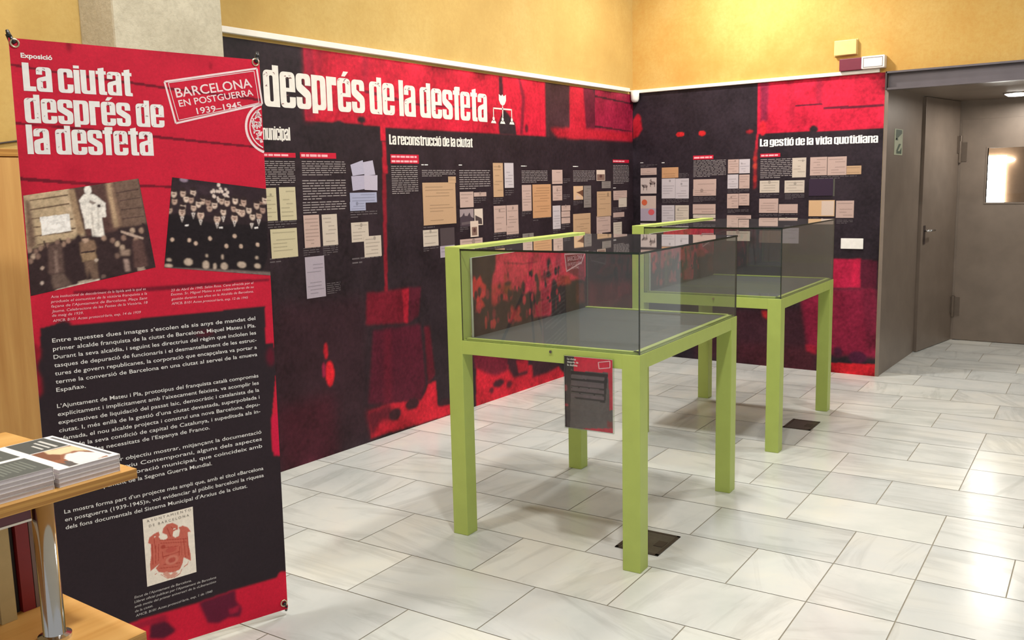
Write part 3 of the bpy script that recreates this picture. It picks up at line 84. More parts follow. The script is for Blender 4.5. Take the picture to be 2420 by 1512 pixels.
'crest': [('p',[(0.07,0.633),(0.104,0.709),(0.198,0.745),(0.291,0.761),(0.313,0.701),(0.284,0.686),(0.317,0.638),(0.407,0.613),(0.465,0.636),(0.45,0.68),(0.361,0.726),(0.385,0.79),(0.463,0.837),(0.575,0.836),(0.674,0.782),(0.678,0.718),(0.583,0.709),(0.559,0.644),(0.612,0.606),(0.689,0.618),(0.714,0.697),(0.69,0.744),(0.776,0.755),(0.877,0.707),(0.937,0.625),(0.9,0.639),(0.871,0.638),(0.866,0.455),(0.895,0.335),(0.902,0.191),(0.829,0.235),(0.756,0.279),(0.73,0.2),(0.666,0.114),(0.55,0.097),(0.365,0.125),(0.239,0.167),(0.189,0.234),(0.268,0.286),(0.134,0.232),(0.087,0.215),(0.083,0.313),(0.116,0.444),(0.122,0.609)],(205,108,92),0.008),('p',[(0.297,0.623),(0.854,0.537),(0.854,0.548),(0.297,0.634)],(178,74,62),0.004),('p',[(0.312,0.578),(0.84,0.49),(0.84,0.501),(0.312,0.589)],(178,74,62),0.004),('p',[(0.361,0.498),(0.658,0.464),(0.657,0.476),(0.36,0.509)],(178,74,62),0.004),('p',[(0.332,0.365),(0.69,0.373),(0.686,0.385),(0.329,0.376)],(178,74,62),0.004),('p',[(0.33,0.454),(0.339,0.34),(0.354,0.338),(0.345,0.452)],(178,74,62),0.004),('p',[(0.687,0.464),(0.657,0.329),(0.672,0.325),(0.702,0.46)],(178,74,62),0.004),('p',[(0.339,0.251),(0.674,0.206),(0.674,0.218),(0.339,0.262)],(178,74,62),0.004),('p',[(0.262,0.212),(0.632,0.159),(0.632,0.17),(0.261,0.223)],(178,74,62),0.004),('p',[(0.528,0.786),(0.597,0.717),(0.608,0.722),(0.539,0.792)],(178,74,62),0.004),('p',[(0.452,0.789),(0.514,0.638),(0.528,0.639),(0.466,0.79)],(178,74,62),0.004),('p',[(0.185,0.678),(0.204,0.48),(0.218,0.479),(0.199,0.677)],(178,74,62),0.004),('p',[(0.141,0.605),(0.133,0.302),(0.147,0.299),(0.156,0.602)],(178,74,62),0.004),('p',[(0.211,0.563),(0.188,0.304),(0.202,0.301),(0.225,0.56)],(178,74,62),0.004),('p',[(0.267,0.579),(0.246,0.333),(0.26,0.33),(0.282,0.576)],(178,74,62),0.004),('p',[(0.771,0.559),(0.786,0.272),(0.801,0.27),(0.786,0.557)],(178,74,62),0.004),('p',[(0.713,0.543),(0.713,0.317),(0.728,0.314),(0.728,0.54)],(178,74,62),0.004),('p',[(0.848,0.571),(0.854,0.286),(0.869,0.284),(0.864,0.569)],(178,74,62),0.004),('e',[(0.52,0.288),(0.129,0.069)],(214,130,112),0.012),('e',[(0.519,0.288),(0.073,0.039)],(190,88,76),0.012),('e',[(0.361,0.518),(0.047,0.028)],(178,74,62),0.012),('e',[(0.605,0.74),(0.023,0.011)],(240,225,212),0.004),('e',[(0.212,0.701),(0.014,0.011)],(232,218,206),0.004),('e',[(0.514,0.444),(0.11,0.041)],(196,92,80),0.012),('p',[(0.169,0.21),(0.201,0.161),(0.206,0.148),(0.173,0.197)],(214,140,122),0.004),('p',[(0.201,0.161),(0.164,0.156),(0.168,0.142),(0.206,0.148)],(214,140,122),0.004),('p',[(0.273,0.131),(0.396,0.047),(0.4,0.033),(0.277,0.118)],(214,140,122),0.004),('p',[(0.396,0.047),(0.545,0.028),(0.549,0.014),(0.4,0.033)],(214,140,122),0.004),('p',[(0.545,0.028),(0.661,0.058),(0.666,0.045),(0.549,0.014)],(214,140,122),0.004),('p',[(0.661,0.058),(0.704,0.12),(0.709,0.106),(0.666,0.045)],(214,140,122),0.004),('p',[(0.744,0.14),(0.823,0.165),(0.828,0.151),(0.749,0.126)],(214,140,122),0.004),('p',[(0.823,0.165),(0.846,0.203),(0.85,0.189),(0.828,0.151)],(214,140,122),0.004),('p',[(0.309,0.123),(0.404,0.144),(0.473,0.072),(0.552,0.111),(0.624,0.067),(0.545,0.028),(0.396,0.047)],(222,160,142),0.01)],
'sheet': [('p',[(0.0,1.004),(0.21,1.007),(0.208,0.799),(0.142,0.83),(0.104,-0.003),(-0.05,-0.01)],(60,50,56),0.01),('p',[(0.21,1.007),(1.006,1.004),(1.003,0.826),(0.201,0.799)],(212,34,66),0.006),('p',[(0.909,0.828),(1.003,0.83),(1.0,0.317),(0.936,0.311),(0.929,0.576)],(190,40,64),0.012),('p',[(0.134,0.803),(0.909,0.798),(0.85,0.407),(0.137,0.424)],(44,34,40),0.008),('p',[(0.379,0.008),(1.001,0.066),(1.0,-0.004),(0.391,-0.027)],(190,44,66),0.01),('p',[(0.882,0.158),(0.99,0.152),(0.989,0.073),(0.88,0.062)],(130,60,62),0.02),('e',[(0.019,0.557),(0.041,0.044)],(140,70,76),0.012),('e',[(0.029,0.312),(0.05,0.018)],(150,50,66),0.01),('p',[(0.145,0.747),(0.832,0.747),(0.831,0.704),(0.143,0.708)],(104,88,96),0.006),('p',[(0.141,0.664),(0.83,0.666),(0.829,0.602),(0.138,0.602)],(104,88,96),0.006),('p',[(0.137,0.566),(0.828,0.572),(0.827,0.525),(0.135,0.522)],(104,88,96),0.006),('p',[(0.133,0.482),(0.826,0.491),(0.825,0.439),(0.131,0.433)],(104,88,96),0.006)],
}

# ------------------------------------------------------------------ helpers
def lin(c):
    out = []
    for v in c[:3]:
        v = v / 255.0
        out.append(v / 12.92 if v <= 0.04045 else ((v + 0.055) / 1.055) ** 2.4)
    return tuple(out) + (1.0,)

def new_mat(name):
    m = bpy.data.materials.new(name)
    m.use_nodes = True
    nt = m.node_tree
    return m, nt, nt.nodes['Principled BSDF']

def N(nt, kind, **kw):
    n = nt.nodes.new(kind)
    for k, v in kw.items():
        if k in n.inputs.keys():
            n.inputs[k].default_value = v
        else:
            setattr(n, k, v)
    return n

def mixcol(nt, fac, a, b, blend='MIX'):
    n = nt.nodes.new('ShaderNodeMix')
    n.data_type = 'RGBA'
    n.blend_type = blend
    for sock, v in ((n.inputs[0], fac), (n.inputs[6], a), (n.inputs[7], b)):
        if hasattr(v, 'links'):
            nt.links.new(v, sock)
        else:
            sock.default_value = v
    return n.outputs[2]

def ramp(nt, fac, stops):
    n = nt.nodes.new('ShaderNodeValToRGB')
    el = n.color_ramp.elements
    el[0].position, el[0].color = stops[0]
    el[1].position, el[1].color = stops[-1]
    for pos, col in stops[1:-1]:
        e = el.new(pos)
        e.color = col
    nt.links.new(fac, n.inputs[0])
    return n.outputs[0]

def coords(nt, scale=(1, 1, 1), rot=(0, 0, 0)):
    t = nt.nodes.new('ShaderNodeTexCoord')
    m = nt.nodes.new('ShaderNodeMapping')
    m.inputs['Scale'].default_value = scale
    m.inputs['Rotation'].default_value = rot
    nt.links.new(t.outputs['Object'], m.inputs[0])
    return m.outputs[0]

def noise(nt, vec, scale, detail=4, rough=0.55, dist=0.0):
    n = N(nt, 'ShaderNodeTexNoise', Scale=scale, Detail=detail, Roughness=rough, Distortion=dist)
    nt.links.new(vec, n.inputs['Vector'])
    return n.outputs['Fac']

def bump(nt, bsdf, height, strength, distance=0.01):
    b = N(nt, 'ShaderNodeBump', Strength=strength, Distance=distance)
    nt.links.new(height, b.inputs['Height'])
    nt.links.new(b.outputs[0], bsdf.inputs['Normal'])

def simple(name, col, rough=0.5, metal=0.0, var=0.06, scale=30.0, spec=0.5, coat=0.0, bmp=0.0):
    m, nt, b = new_mat(name)
    c = lin(col)
    v = coords(nt)
    f = noise(nt, v, scale)
    lo = tuple(x * (1 - var) for x in c[:3]) + (1,)
    hi = tuple(min(1, x * (1 + var)) for x in c[:3]) + (1,)
    nt.links.new(ramp(nt, f, [(0.3, lo), (0.7, hi)]), b.inputs['Base Color'])
    b.inputs['Roughness'].default_value = rough
    b.inputs['Metallic'].default_value = metal
    b.inputs['Specular IOR Level'].default_value = spec
    b.inputs['Coat Weight'].default_value = coat
    if bmp:
        bump(nt, b, f, bmp)
    return m

M = {}
# ochre glazed plaster, mottled
def plaster(name, a, bcol, c):
    m, nt, b = new_mat(name)
    v = coords(nt)
    f = noise(nt, v, 1.1, 6, 0.62)
    f2 = noise(nt, v, 34.0, 5, 0.75)
    base = ramp(nt, f, [(0.33, lin(a)), (0.5, lin(bcol)), (0.68, lin(c))])
    col = mixcol(nt, ramp(nt, f2, [(0.35, (0, 0, 0, 1)), (0.75, (0.6, 0.6, 0.6, 1))]), base, lin(a))
    nt.links.new(col, b.inputs['Base Color'])
    b.inputs['Roughness'].default_value = 0.85
    bump(nt, b, f2, 0.25, 0.004)
    return m
M['plaster'] = plaster('ochre_plaster', (182, 148, 80), (196, 164, 94), (208, 180, 112))
M['plaster_deep'] = plaster('deep_ochre_plaster', (196, 144, 66), (205, 168, 92), (214, 184, 112))
M['ceiling'] = simple('ceiling_paint', (232, 226, 214), 0.9)
# concrete
m, nt, b = new_mat('cast_concrete')
v = coords(nt)
f = noise(nt, v, 3.0, 6, 0.65)
f2 = noise(nt, v, 45.0, 4, 0.7)
c1 = ramp(nt, f, [(0.3, lin((176, 168, 146))), (0.7, lin((203, 196, 174)))])
c2 = mixcol(nt, ramp(nt, f2, [(0.4, (0, 0, 0, 1)), (0.8, (0.55, 0.55, 0.55, 1))]), c1, lin((150, 142, 122)))
nt.links.new(c2, b.inputs['Base Color'])
b.inputs['Roughness'].default_value = 0.9
bump(nt, b, f2, 0.5, 0.006)
M['concrete'] = m
# marble tiles: 'tone' carries brightness, vein angle and an offset for each slab
m, nt, b = new_mat('polished_marble')
at = N(nt, 'ShaderNodeAttribute', attribute_name='tone')
sep = nt.nodes.new('ShaderNodeSeparateColor')
nt.links.new(at.outputs['Color'], sep.inputs[0])
tc = nt.nodes.new('ShaderNodeTexCoord')
off = N(nt, 'ShaderNodeVectorMath', operation='MULTIPLY_ADD')
nt.links.new(at.outputs['Color'], off.inputs[0])
off.inputs[1].default_value = (37.0, 91.0, 53.0)
nt.links.new(tc.outputs['Object'], off.inputs[2])
ang = N(nt, 'ShaderNodeMath', operation='MULTIPLY')
nt.links.new(sep.outputs[1], ang.inputs[0]); ang.inputs[1].default_value = 3.1416
rot = N(nt, 'ShaderNodeVectorRotate', rotation_type='Z_AXIS')
nt.links.new(off.outputs[0], rot.inputs['Vector']); nt.links.new(ang.outputs[0], rot.inputs['Angle'])
mp = nt.nodes.new('ShaderNodeMapping'); mp.inputs['Scale'].default_value = (0.7, 4.5, 1.0)
nt.links.new(rot.outputs[0], mp.inputs[0])
veins = noise(nt, mp.outputs[0], 1.6, 6, 0.62, 0.7)
cloud = noise(nt, off.outputs[0], 2.2, 5, 0.6, 0.4)
base = ramp(nt, cloud, [(0.28, lin((204, 209, 207))), (0.5, lin((219, 222, 219))), (0.72, lin((227, 227, 219)))])
wst = ramp(nt, veins, [(0.50, (0, 0, 0, 1)), (0.61, (0.30, 0.30, 0.30, 1)), (0.67, (0.06, 0.06, 0.06, 1)), (0.82, (0.42, 0.42, 0.42, 1))])
col = mixcol(nt, wst, base, lin((158, 160, 156)))
bri = ramp(nt, sep.outputs[0], [(0.0, (0.86, 0.87, 0.875, 1)), (0.5, (0.95, 0.95, 0.945, 1)), (1.0, (1.03, 1.025, 0.99, 1))])
col = mixcol(nt, 1.0, col, bri, 'MULTIPLY')
nt.links.new(col, b.inputs['Base Color'])
b.inputs['Roughness'].default_value = 0.2
b.inputs['Specular IOR Level'].default_value = 0.5
rz = ramp(nt, cloud, [(0.3, (0.17, 0.17, 0.17, 1)), (0.7, (0.26, 0.26, 0.26, 1))])
nt.links.new(rz, b.inputs['Roughness'])
wav = noise(nt, tc.outputs['Object'], 5.0, 2)
bump(nt, b, wav, 0.06, 0.01)
M['marble'] = m
M['grout'] = simple('tile_grout', (150, 144, 128), 0.9)
M['rail'] = simple('white_rail', (236, 232, 222), 0.45, 0.0, 0.02)
M['green'] = simple('lime_lacquer', (174, 191, 98), 0.42, 0.0, 0.035, 12.0, 0.4)
M['board'] = simple('grey_display_board', (64, 70, 70), 0.6, 0.0, 0.05, 40)
M['foam'] = simple('white_foam_edge', (225, 226, 220), 0.7)
M['steel'] = simple('brown_grey_steel', (134, 121, 110), 0.42, 0.3, 0.10, 5.0)
M['steel_dark'] = simple('dark_steel', (72, 62, 60), 0.45, 0.3, 0.1, 6.0)
M['steel_beam'] = simple('beam_steel', (104, 98, 102), 0.33, 0.5, 0.08, 6.0)
M['chrome'] = simple('chrome_tube', (205, 205, 205), 0.12, 1.0, 0.02)
M['black'] = simple('black_plastic', (30, 28, 30), 0.4)
M['hinge'] = simple('worn_hinge_metal', (120, 108, 98), 0.4, 0.6)
M['white_plastic'] = simple('white_plastic', (234, 232, 226), 0.4)
M['cream_plastic'] = simple('cream_plastic', (226, 196, 128), 0.5)
M['maroon'] = simple('dark_red_plastic', (110, 28, 50), 0.45)
M['grate'] = simple('floor_box_metal', (92, 88, 82), 0.4, 0.5, 0.12, 60)
M['grate_frame'] = simple('floor_box_frame', (74, 66, 60), 0.5, 0.4)
M['ink_white'] = simple('white_ink', (236, 234, 232), 0.55)
M['ink_title'] = simple('mural_title_ink', (226, 222, 214), 0.55)
M['ink_grey'] = simple('grey_ink', (92, 84, 88), 0.6)
M['ink_red'] = simple('red_ink', (196, 32, 56), 0.55)
M['ink_pink'] = simple('pale_pink_ink', (232, 170, 178), 0.55)
M['ink_mid'] = simple('pale_grey_ink', (150, 141, 141), 0.55)
M['ink_pale'] = simple('banner_caption_ink', (205, 200, 198), 0.55)
M['grunge'] = simple('worn_ink', (140, 92, 94), 0.6)
M['ink_cap'] = simple('caption_ink', (245, 190, 200), 0.55)
M['ink_stamp'] = simple('stamp_ink', (238, 214, 216), 0.55)
M['ink_dark'] = simple('dark_grey_ink', (128, 120, 112), 0.6)
M['paper'] = simple('white_paper', (232, 228, 226), 0.7, 0.0, 0.02)
M['page'] = simple('page_block', (206, 198, 202), 0.8, 0.0, 0.04, 200)
M['cream_book'] = simple('cream_book_cloth', (196, 178, 130), 0.7)
M['black_book'] = simple('black_book_cloth', (36, 34, 38), 0.6)
M['red_book'] = simple('red_book_cloth', (130, 28, 36), 0.5)
M['grey_book'] = simple('grey_book_cloth', (120, 100, 96), 0.6)
M['brass'] = simple('grommet_metal', (205, 190, 160), 0.25, 0.9)
M['sign_green'] = simple('sign_green', (60, 86, 66), 0.5)
M['sign_pale'] = simple('sign_pale', (190, 196, 168), 0.5)
# wood: beech veneer
def wood(name, a, bcol, axis):
    m, nt, b = new_mat(name)
    sc = {'x': (1.5, 22, 22), 'z': (22, 22, 1.5), 'e': (1.2, 1.2, 190)}[axis]
    f = noise(nt, coords(nt, sc), 1.0, 5, 0.6, 0.3)
    nt.links.new(ramp(nt, f, [(0.3, lin(a)), (0.7, lin(bcol))]), b.inputs['Base Color'])
    b.inputs['Roughness'].default_value = 0.42
    return m
M['wood'] = wood('beech_veneer', (200, 148, 76), (222, 176, 104), 'x')
M['wood_v'] = wood('upright_beech_veneer', (190, 140, 78), (212, 166, 100), 'z')
M['wood_edge'] = wood('plywood_edge', (150, 98, 38), (214, 164, 84), 'e')
# printed surfaces take their colours from the print itself
def printed(name, rough, grain=0.10):
    m, nt, b = new_mat(name)
    a = N(nt, 'ShaderNodeAttribute', attribute_name='print')
    f = noise(nt, coords(nt), 140.0, 3, 0.8)
    g = ramp(nt, f, [(0.3, (1 - grain, 1 - grain, 1 - grain, 1)), (0.7, (1 + grain, 1 + grain, 1 + grain, 1))])
    nt.links.new(mixcol(nt, 1.0, a.outputs['Color'], g, 'MULTIPLY'), b.inputs['Base Color'])
    b.inputs['Roughness'].default_value = rough
    b.inputs['Specular IOR Level'].default_value = 0.18
    return m
M['print'] = printed('printed_vinyl', 0.5, 0.16)
M['banner'] = printed('printed_banner_cloth', 0.6, 0.10)
M['doc'] = printed('printed_facsimile', 0.6, 0.05)
# glass: clear slightly grey-green sheet
def glass(name, tint, dust_haze=0.0):
    m = bpy.data.materials.new(name)
    m.use_nodes = True
    nt = m.node_tree
    nt.nodes.clear()
    out = nt.nodes.new('ShaderNodeOutputMaterial')
    tr = nt.nodes.new('ShaderNodeBsdfTransparent'); tr.inputs[0].default_value = tint
    gl = nt.nodes.new('ShaderNodeBsdfGlossy'); gl.inputs['Roughness'].default_value = 0.02
    gl.inputs['Color'].default_value = (0.95, 0.97, 0.96, 1)
    fr = nt.nodes.new('ShaderNodeFresnel'); fr.inputs['IOR'].default_value = 1.45
    mx = nt.nodes.new('ShaderNodeMixShader')
    ge = nt.nodes.new('ShaderNodeNewGeometry')        # only the face the light enters reflects
    iv = N(nt, 'ShaderNodeMath', operation='SUBTRACT'); iv.inputs[0].default_value = 1.0
    nt.links.new(ge.outputs['Backfacing'], iv.inputs[1])
    ml = N(nt, 'ShaderNodeMath', operation='MULTIPLY'); ml.use_clamp = True
    m2_ = N(nt, 'ShaderNodeMath', operation='MULTIPLY'); m2_.inputs[1].default_value = 1.8
    nt.links.new(fr.outputs[0], ml.inputs[0]); nt.links.new(iv.outputs[0], ml.inputs[1]); nt.links.new(ml.outputs[0], m2_.inputs[0])
    m2_.use_clamp = True
    nt.links.new(m2_.outputs[0], mx.inputs[0]); nt.links.new(tr.outputs[0], mx.inputs[1]); nt.links.new(gl.outputs[0], mx.inputs[2])
    df = nt.nodes.new('ShaderNodeBsdfDiffuse'); df.inputs[0].default_value = (0.6, 0.62, 0.6, 1)
    dm = nt.nodes.new('ShaderNodeMixShader'); dm.inputs[0].default_value = dust_haze  # diffuse film: dust plus the panes' milky reflected haze, mixed in as colour
    nt.links.new(mx.outputs[0], dm.inputs[1]); nt.links.new(df.outputs[0], dm.inputs[2])
    nt.links.new(dm.outputs[0], out.inputs[0])
    return m
M['glass'] = glass('case_glass', (0.89, 0.905, 0.90, 1), 0.018)
M['acrylic'] = glass('clear_acrylic', (0.95, 0.96, 0.95, 1))
M['glass_edge'] = simple('polished_glass_edge', (26, 36, 30), 0.15)
def emit(name, col, s):
    m = bpy.data.materials.new(name)
    m.use_nodes = True
    nt = m.node_tree
    nt.nodes.clear()
    out = nt.nodes.new('ShaderNodeOutputMaterial')
    e = nt.nodes.new('ShaderNodeEmission')
    e.inputs[0].default_value = col
    e.inputs[1].default_value = s
    nt.links.new(e.outputs[0], out.inputs[0])
    return m
M['lamp'] = emit('lamp_diffuser', (1.0, 0.95, 0.86, 1), 9.0)
M['white_glow'] = emit('bright_white_glow', (1.0, 0.97, 0.92, 1), 24.0)  # glow of corridor window, wall lamp and the added glare panel

# ------------------------------------------------------------------ object helpers
def link(name, me, parent=None, mat=None, loc=None):
    o = bpy.data.objects.new(name, me)
    C.objects.link(o)
    if parent is not None:
        o.parent = parent
    if loc is not None:
        o.location = loc
    if mat is not None and me is not None:
        for x in (mat if isinstance(mat, (list, tuple)) else [mat]):
            me.materials.append(M[x] if isinstance(x, str) else x)
    return o

def from_bm(name, bm, mat, parent=None, smooth=False):
    me = bpy.data.meshes.new(name)
    bmesh.ops.recalc_face_normals(bm, faces=bm.faces[:])
    bm.to_mesh(me)
    bm.free()
    if smooth:
        for p in me.polygons:
            p.use_smooth = True
    return link(name, me, parent, mat)

def thing(name, label, cat, loc=(0, 0, 0), rz=0.0, group=None):
    o = bpy.data.objects.new(name, None)
    o.empty_display_size = 0.1
    C.objects.link(o)
    o.location = loc
    o.rotation_euler = (0, 0, rz)
    return tag(o, label, cat, group)

def tag(o, label, cat, group=None):
    o['label'] = label
    o['category'] = cat
    if group:
        o['group'] = group
    return o

def structure(o, label=None):
    o['kind'] = 'structure'
    if label:
        o['label'] = label
    return o

def box(bm, x0, y0, z0, x1, y1, z1, bev=0.0, mi=0):
    vs = [bm.verts.new((x, y, z)) for x in (x0, x1) for y in (y0, y1) for z in (z0, z1)]
    F = [(0, 1, 3, 2), (4, 6, 7, 5), (0, 4, 5, 1), (2, 3, 7, 6), (0, 2, 6, 4), (1, 5, 7, 3)]
    fs = [bm.faces.new([vs[i] for i in f]) for f in F]
    for f in fs:
        f.material_index = mi
    if bev:
        es = list({e for f in fs for e in f.edges})
        bmesh.ops.bevel(bm, geom=es, offset=bev, segments=2, profile=0.6, affect='EDGES')
    return fs

def add_box(name, a, b, mat, parent=None, bev=0.0):
    bm = bmesh.new()
    box(bm, *a, *b, bev)
    return from_bm(name, bm, mat, parent)

def tube(bm, a, b, r, n=16, r2=None):
    a, b = Vector(a), Vector(b)
    d = (b - a).normalized()
    s = d.orthogonal().normalized()
    t = d.cross(s)
    r2 = r if r2 is None else r2
    A = [bm.verts.new(a + (s * math.cos(2 * math.pi * i / n) + t * math.sin(2 * math.pi * i / n)) * r) for i in range(n)]
    B = [bm.verts.new(b + (s * math.cos(2 * math.pi * i / n) + t * math.sin(2 * math.pi * i / n)) * r2) for i in range(n)]
    for i in range(n):
        bm.faces.new((A[i], A[(i + 1) % n], B[(i + 1) % n], B[i]))
    bm.faces.new(A[::-1])
    bm.faces.new(B)

def lathe(bm, prof, n=24, centre=(0, 0, 0)):
    rings = []
    cx, cy, cz = centre
    for r, z in prof:
        rings.append([bm.verts.new((cx + r * math.cos(2 * math.pi * i / n), cy + r * math.sin(2 * math.pi * i / n), cz + z)) for i in range(n)])
    for a, b in zip(rings, rings[1:]):
        for i in range(n):
            bm.faces.new((a[i], a[(i + 1) % n], b[(i + 1) % n], b[i]))
    bm.faces.new(rings[0][::-1])
    bm.faces.new(rings[-1])

def torus(bm, c, normal, R, r, n=24, k=8):
    nrm = Vector(normal).normalized()
    s = nrm.orthogonal().normalized()
    t = nrm.cross(s)
    c = Vector(c)
    g = []
    for i in range(n):
        a = 2 * math.pi * i / n
        d = s * math.cos(a) + t * math.sin(a)
        g.append([bm.verts.new(c + d * (R + r * math.cos(2 * math.pi * j / k)) + nrm * (r * math.sin(2 * math.pi * j / k))) for j in range(k)])
    for i in range(n):
        for j in range(k):
            bm.faces.new((g[i][j], g[(i + 1) % n][j], g[(i + 1) % n][(j + 1) % k], g[i][(j + 1) % k]))

# ------------------------------------------------------------------ print helpers
# every print is laid out in metres on its own sheet: u to the right, v up
def blur1(m, s):
    if s < 0.3:
        return m
    k = int(math.ceil(s * 2.5))
    x = np.arange(-k, k + 1)
    g = np.exp(-0.5 * (x / s) ** 2)
    g /= g.sum()
    p = np.pad(m, ((k, k), (k, k)), mode='edge')
    p = np.apply_along_axis(lambda r: np.convolve(r, g, 'valid'), 0, p)
    return np.apply_along_axis(lambda r: np.convolve(r, g, 'valid'), 1, p)

def paint(W, H, step, base, ops, mottle=0.0, seed=1, patch=0.05, soft=0.5):
    nu, nv = int(round(W / step)) + 1, int(round(H / step)) + 1
    us, vs = np.linspace(0, W, nu), np.linspace(0, H, nv)
    img = np.empty((nv, nu, 3))
    img[:] = lin(base)[:3]
    for kind, g, col, bl in ops:
        if kind == 'p':
            a = np.array(g)
            lo, hi = a.min(0), a.max(0)
        else:
            (cx, cy), (rx, ry) = g
            lo, hi = np.array((cx - rx, cy - ry)), np.array((cx + rx, cy + ry))
        pad = 3 * bl + 2 * step
        i0, i1 = np.searchsorted(us, [lo[0] - pad, hi[0] + pad])
        j0, j1 = np.searchsorted(vs, [lo[1] - pad, hi[1] + pad])
        if i1 - i0 < 1 or j1 - j0 < 1:
            continue
        U, V = np.meshgrid(us[i0:i1], vs[j0:j1])
        if kind == 'e':
            m = ((((U - cx) / max(rx, 1e-4)) ** 2 + ((V - cy) / max(ry, 1e-4)) ** 2) <= 1).astype(float)
        else:
            inside = np.zeros(U.shape, bool)
            for (x1, y1), (x2, y2) in zip(g, g[1:] + g[:1]):
                if y1 == y2:
                    continue
                inside ^= ((y1 > V) != (y2 > V)) & (U < (x2 - x1) * (V - y1) / (y2 - y1) + x1)
            m = inside.astype(float)
        m = blur1(m, soft * bl / step)[..., None]
        img[j0:j1, i0:i1] = img[j0:j1, i0:i1] * (1 - m) + np.array(lin(col)[:3]) * m
    if mottle:
        rs = np.random.RandomState(seed)
        n = rs.rand(nv, nu)
        b1 = blur1(n, patch / step)
        b1 = (b1 - b1.mean()) / (b1.std() + 1e-9)
        b2 = blur1(rs.rand(nv, nu), 1.0)
        b2 = (b2 - b2.mean()) / (b2.std() + 1e-9)
        img *= np.clip(1 + mottle * (0.6 * b1 + 0.5 * b2), 0.4, 1.8)[..., None]
    return us, vs, img

def place(T, u, v, off=0.0):
    o, du, dv, n = T
    return o + du * u + dv * v + n * off

def sheet(name, T, art, mat, parent, off=0.0, quad=None):
    us, vs, img = art
    nu, nv = len(us), len(vs)
    me = bpy.data.meshes.new(name)
    U, V = np.meshgrid(us, vs)
    o, du, dv, n = [np.array(x) for x in T]
    if quad is not None:      # stretch the unit square over four points of the sheet
        tl, tr, br, bl = [np.array(q) for q in quad]
        U = U[..., None]; V = V[..., None]
        Q = (1 - V) * ((1 - U) * bl + U * br) + V * ((1 - U) * tl + U * tr)
        U, V = Q[..., 0], Q[..., 1]
    P = o + U[..., None] * du + V[..., None] * dv + n * off
    idx = np.arange(nu * nv).reshape(nv, nu)
    q = np.stack([idx[:-1, :-1], idx[:-1, 1:], idx[1:, 1:], idx[1:, :-1]], -1).reshape(-1, 4)
    me.vertices.add(nu * nv)
    me.vertices.foreach_set('co', P.reshape(-1).astype(np.float32))
    me.loops.add(q.size)
    me.loops.foreach_set('vertex_index', q.reshape(-1).astype(np.int32))
    me.polygons.add(len(q))
    me.polygons.foreach_set('loop_start', np.arange(0, q.size, 4, dtype=np.int32))
    me.polygons.foreach_set('loop_total', np.full(len(q), 4, np.int32))
    me.update(calc_edges=True)
    a = me.color_attributes.new('print', 'FLOAT_COLOR', 'POINT')
    c = np.ones((nu * nv, 4), np.float32)
    c[:, :3] = img.reshape(-1, 3)
    a.data.foreach_set('color', c.reshape(-1))
    return link(name, me, parent, mat)

def patches(name, T, polys, mat, parent, off=0.001):
    """flat printed shapes: (points, colour, extra lift)"""
    bm = bmesh.new()
    lay = bm.loops.layers.float_color.new('print')
    for pts, col, lift in polys:
        f = bm.faces.new([bm.verts.new(place(T, u, v, off + lift)) for u, v in pts])
        c = lin(col)
        for l in f.loops:
            l[lay] = c
    me = bpy.data.meshes.new(name)
    bm.to_mesh(me)
    bm.free()
    return link(name, me, parent, mat)

def R4(r):
    return [(r[0], r[1]), (r[2], r[1]), (r[2], r[3]), (r[0], r[3])]

def disc(cx, cy, rx, ry, n=14):
    return [(cx + rx * math.cos(2 * math.pi * i / n), cy + ry * math.sin(2 * math.pi * i / n)) for i in range(n)]

def shade(c, k):
    return tuple(max(0, min(255, v * k)) for v in c)

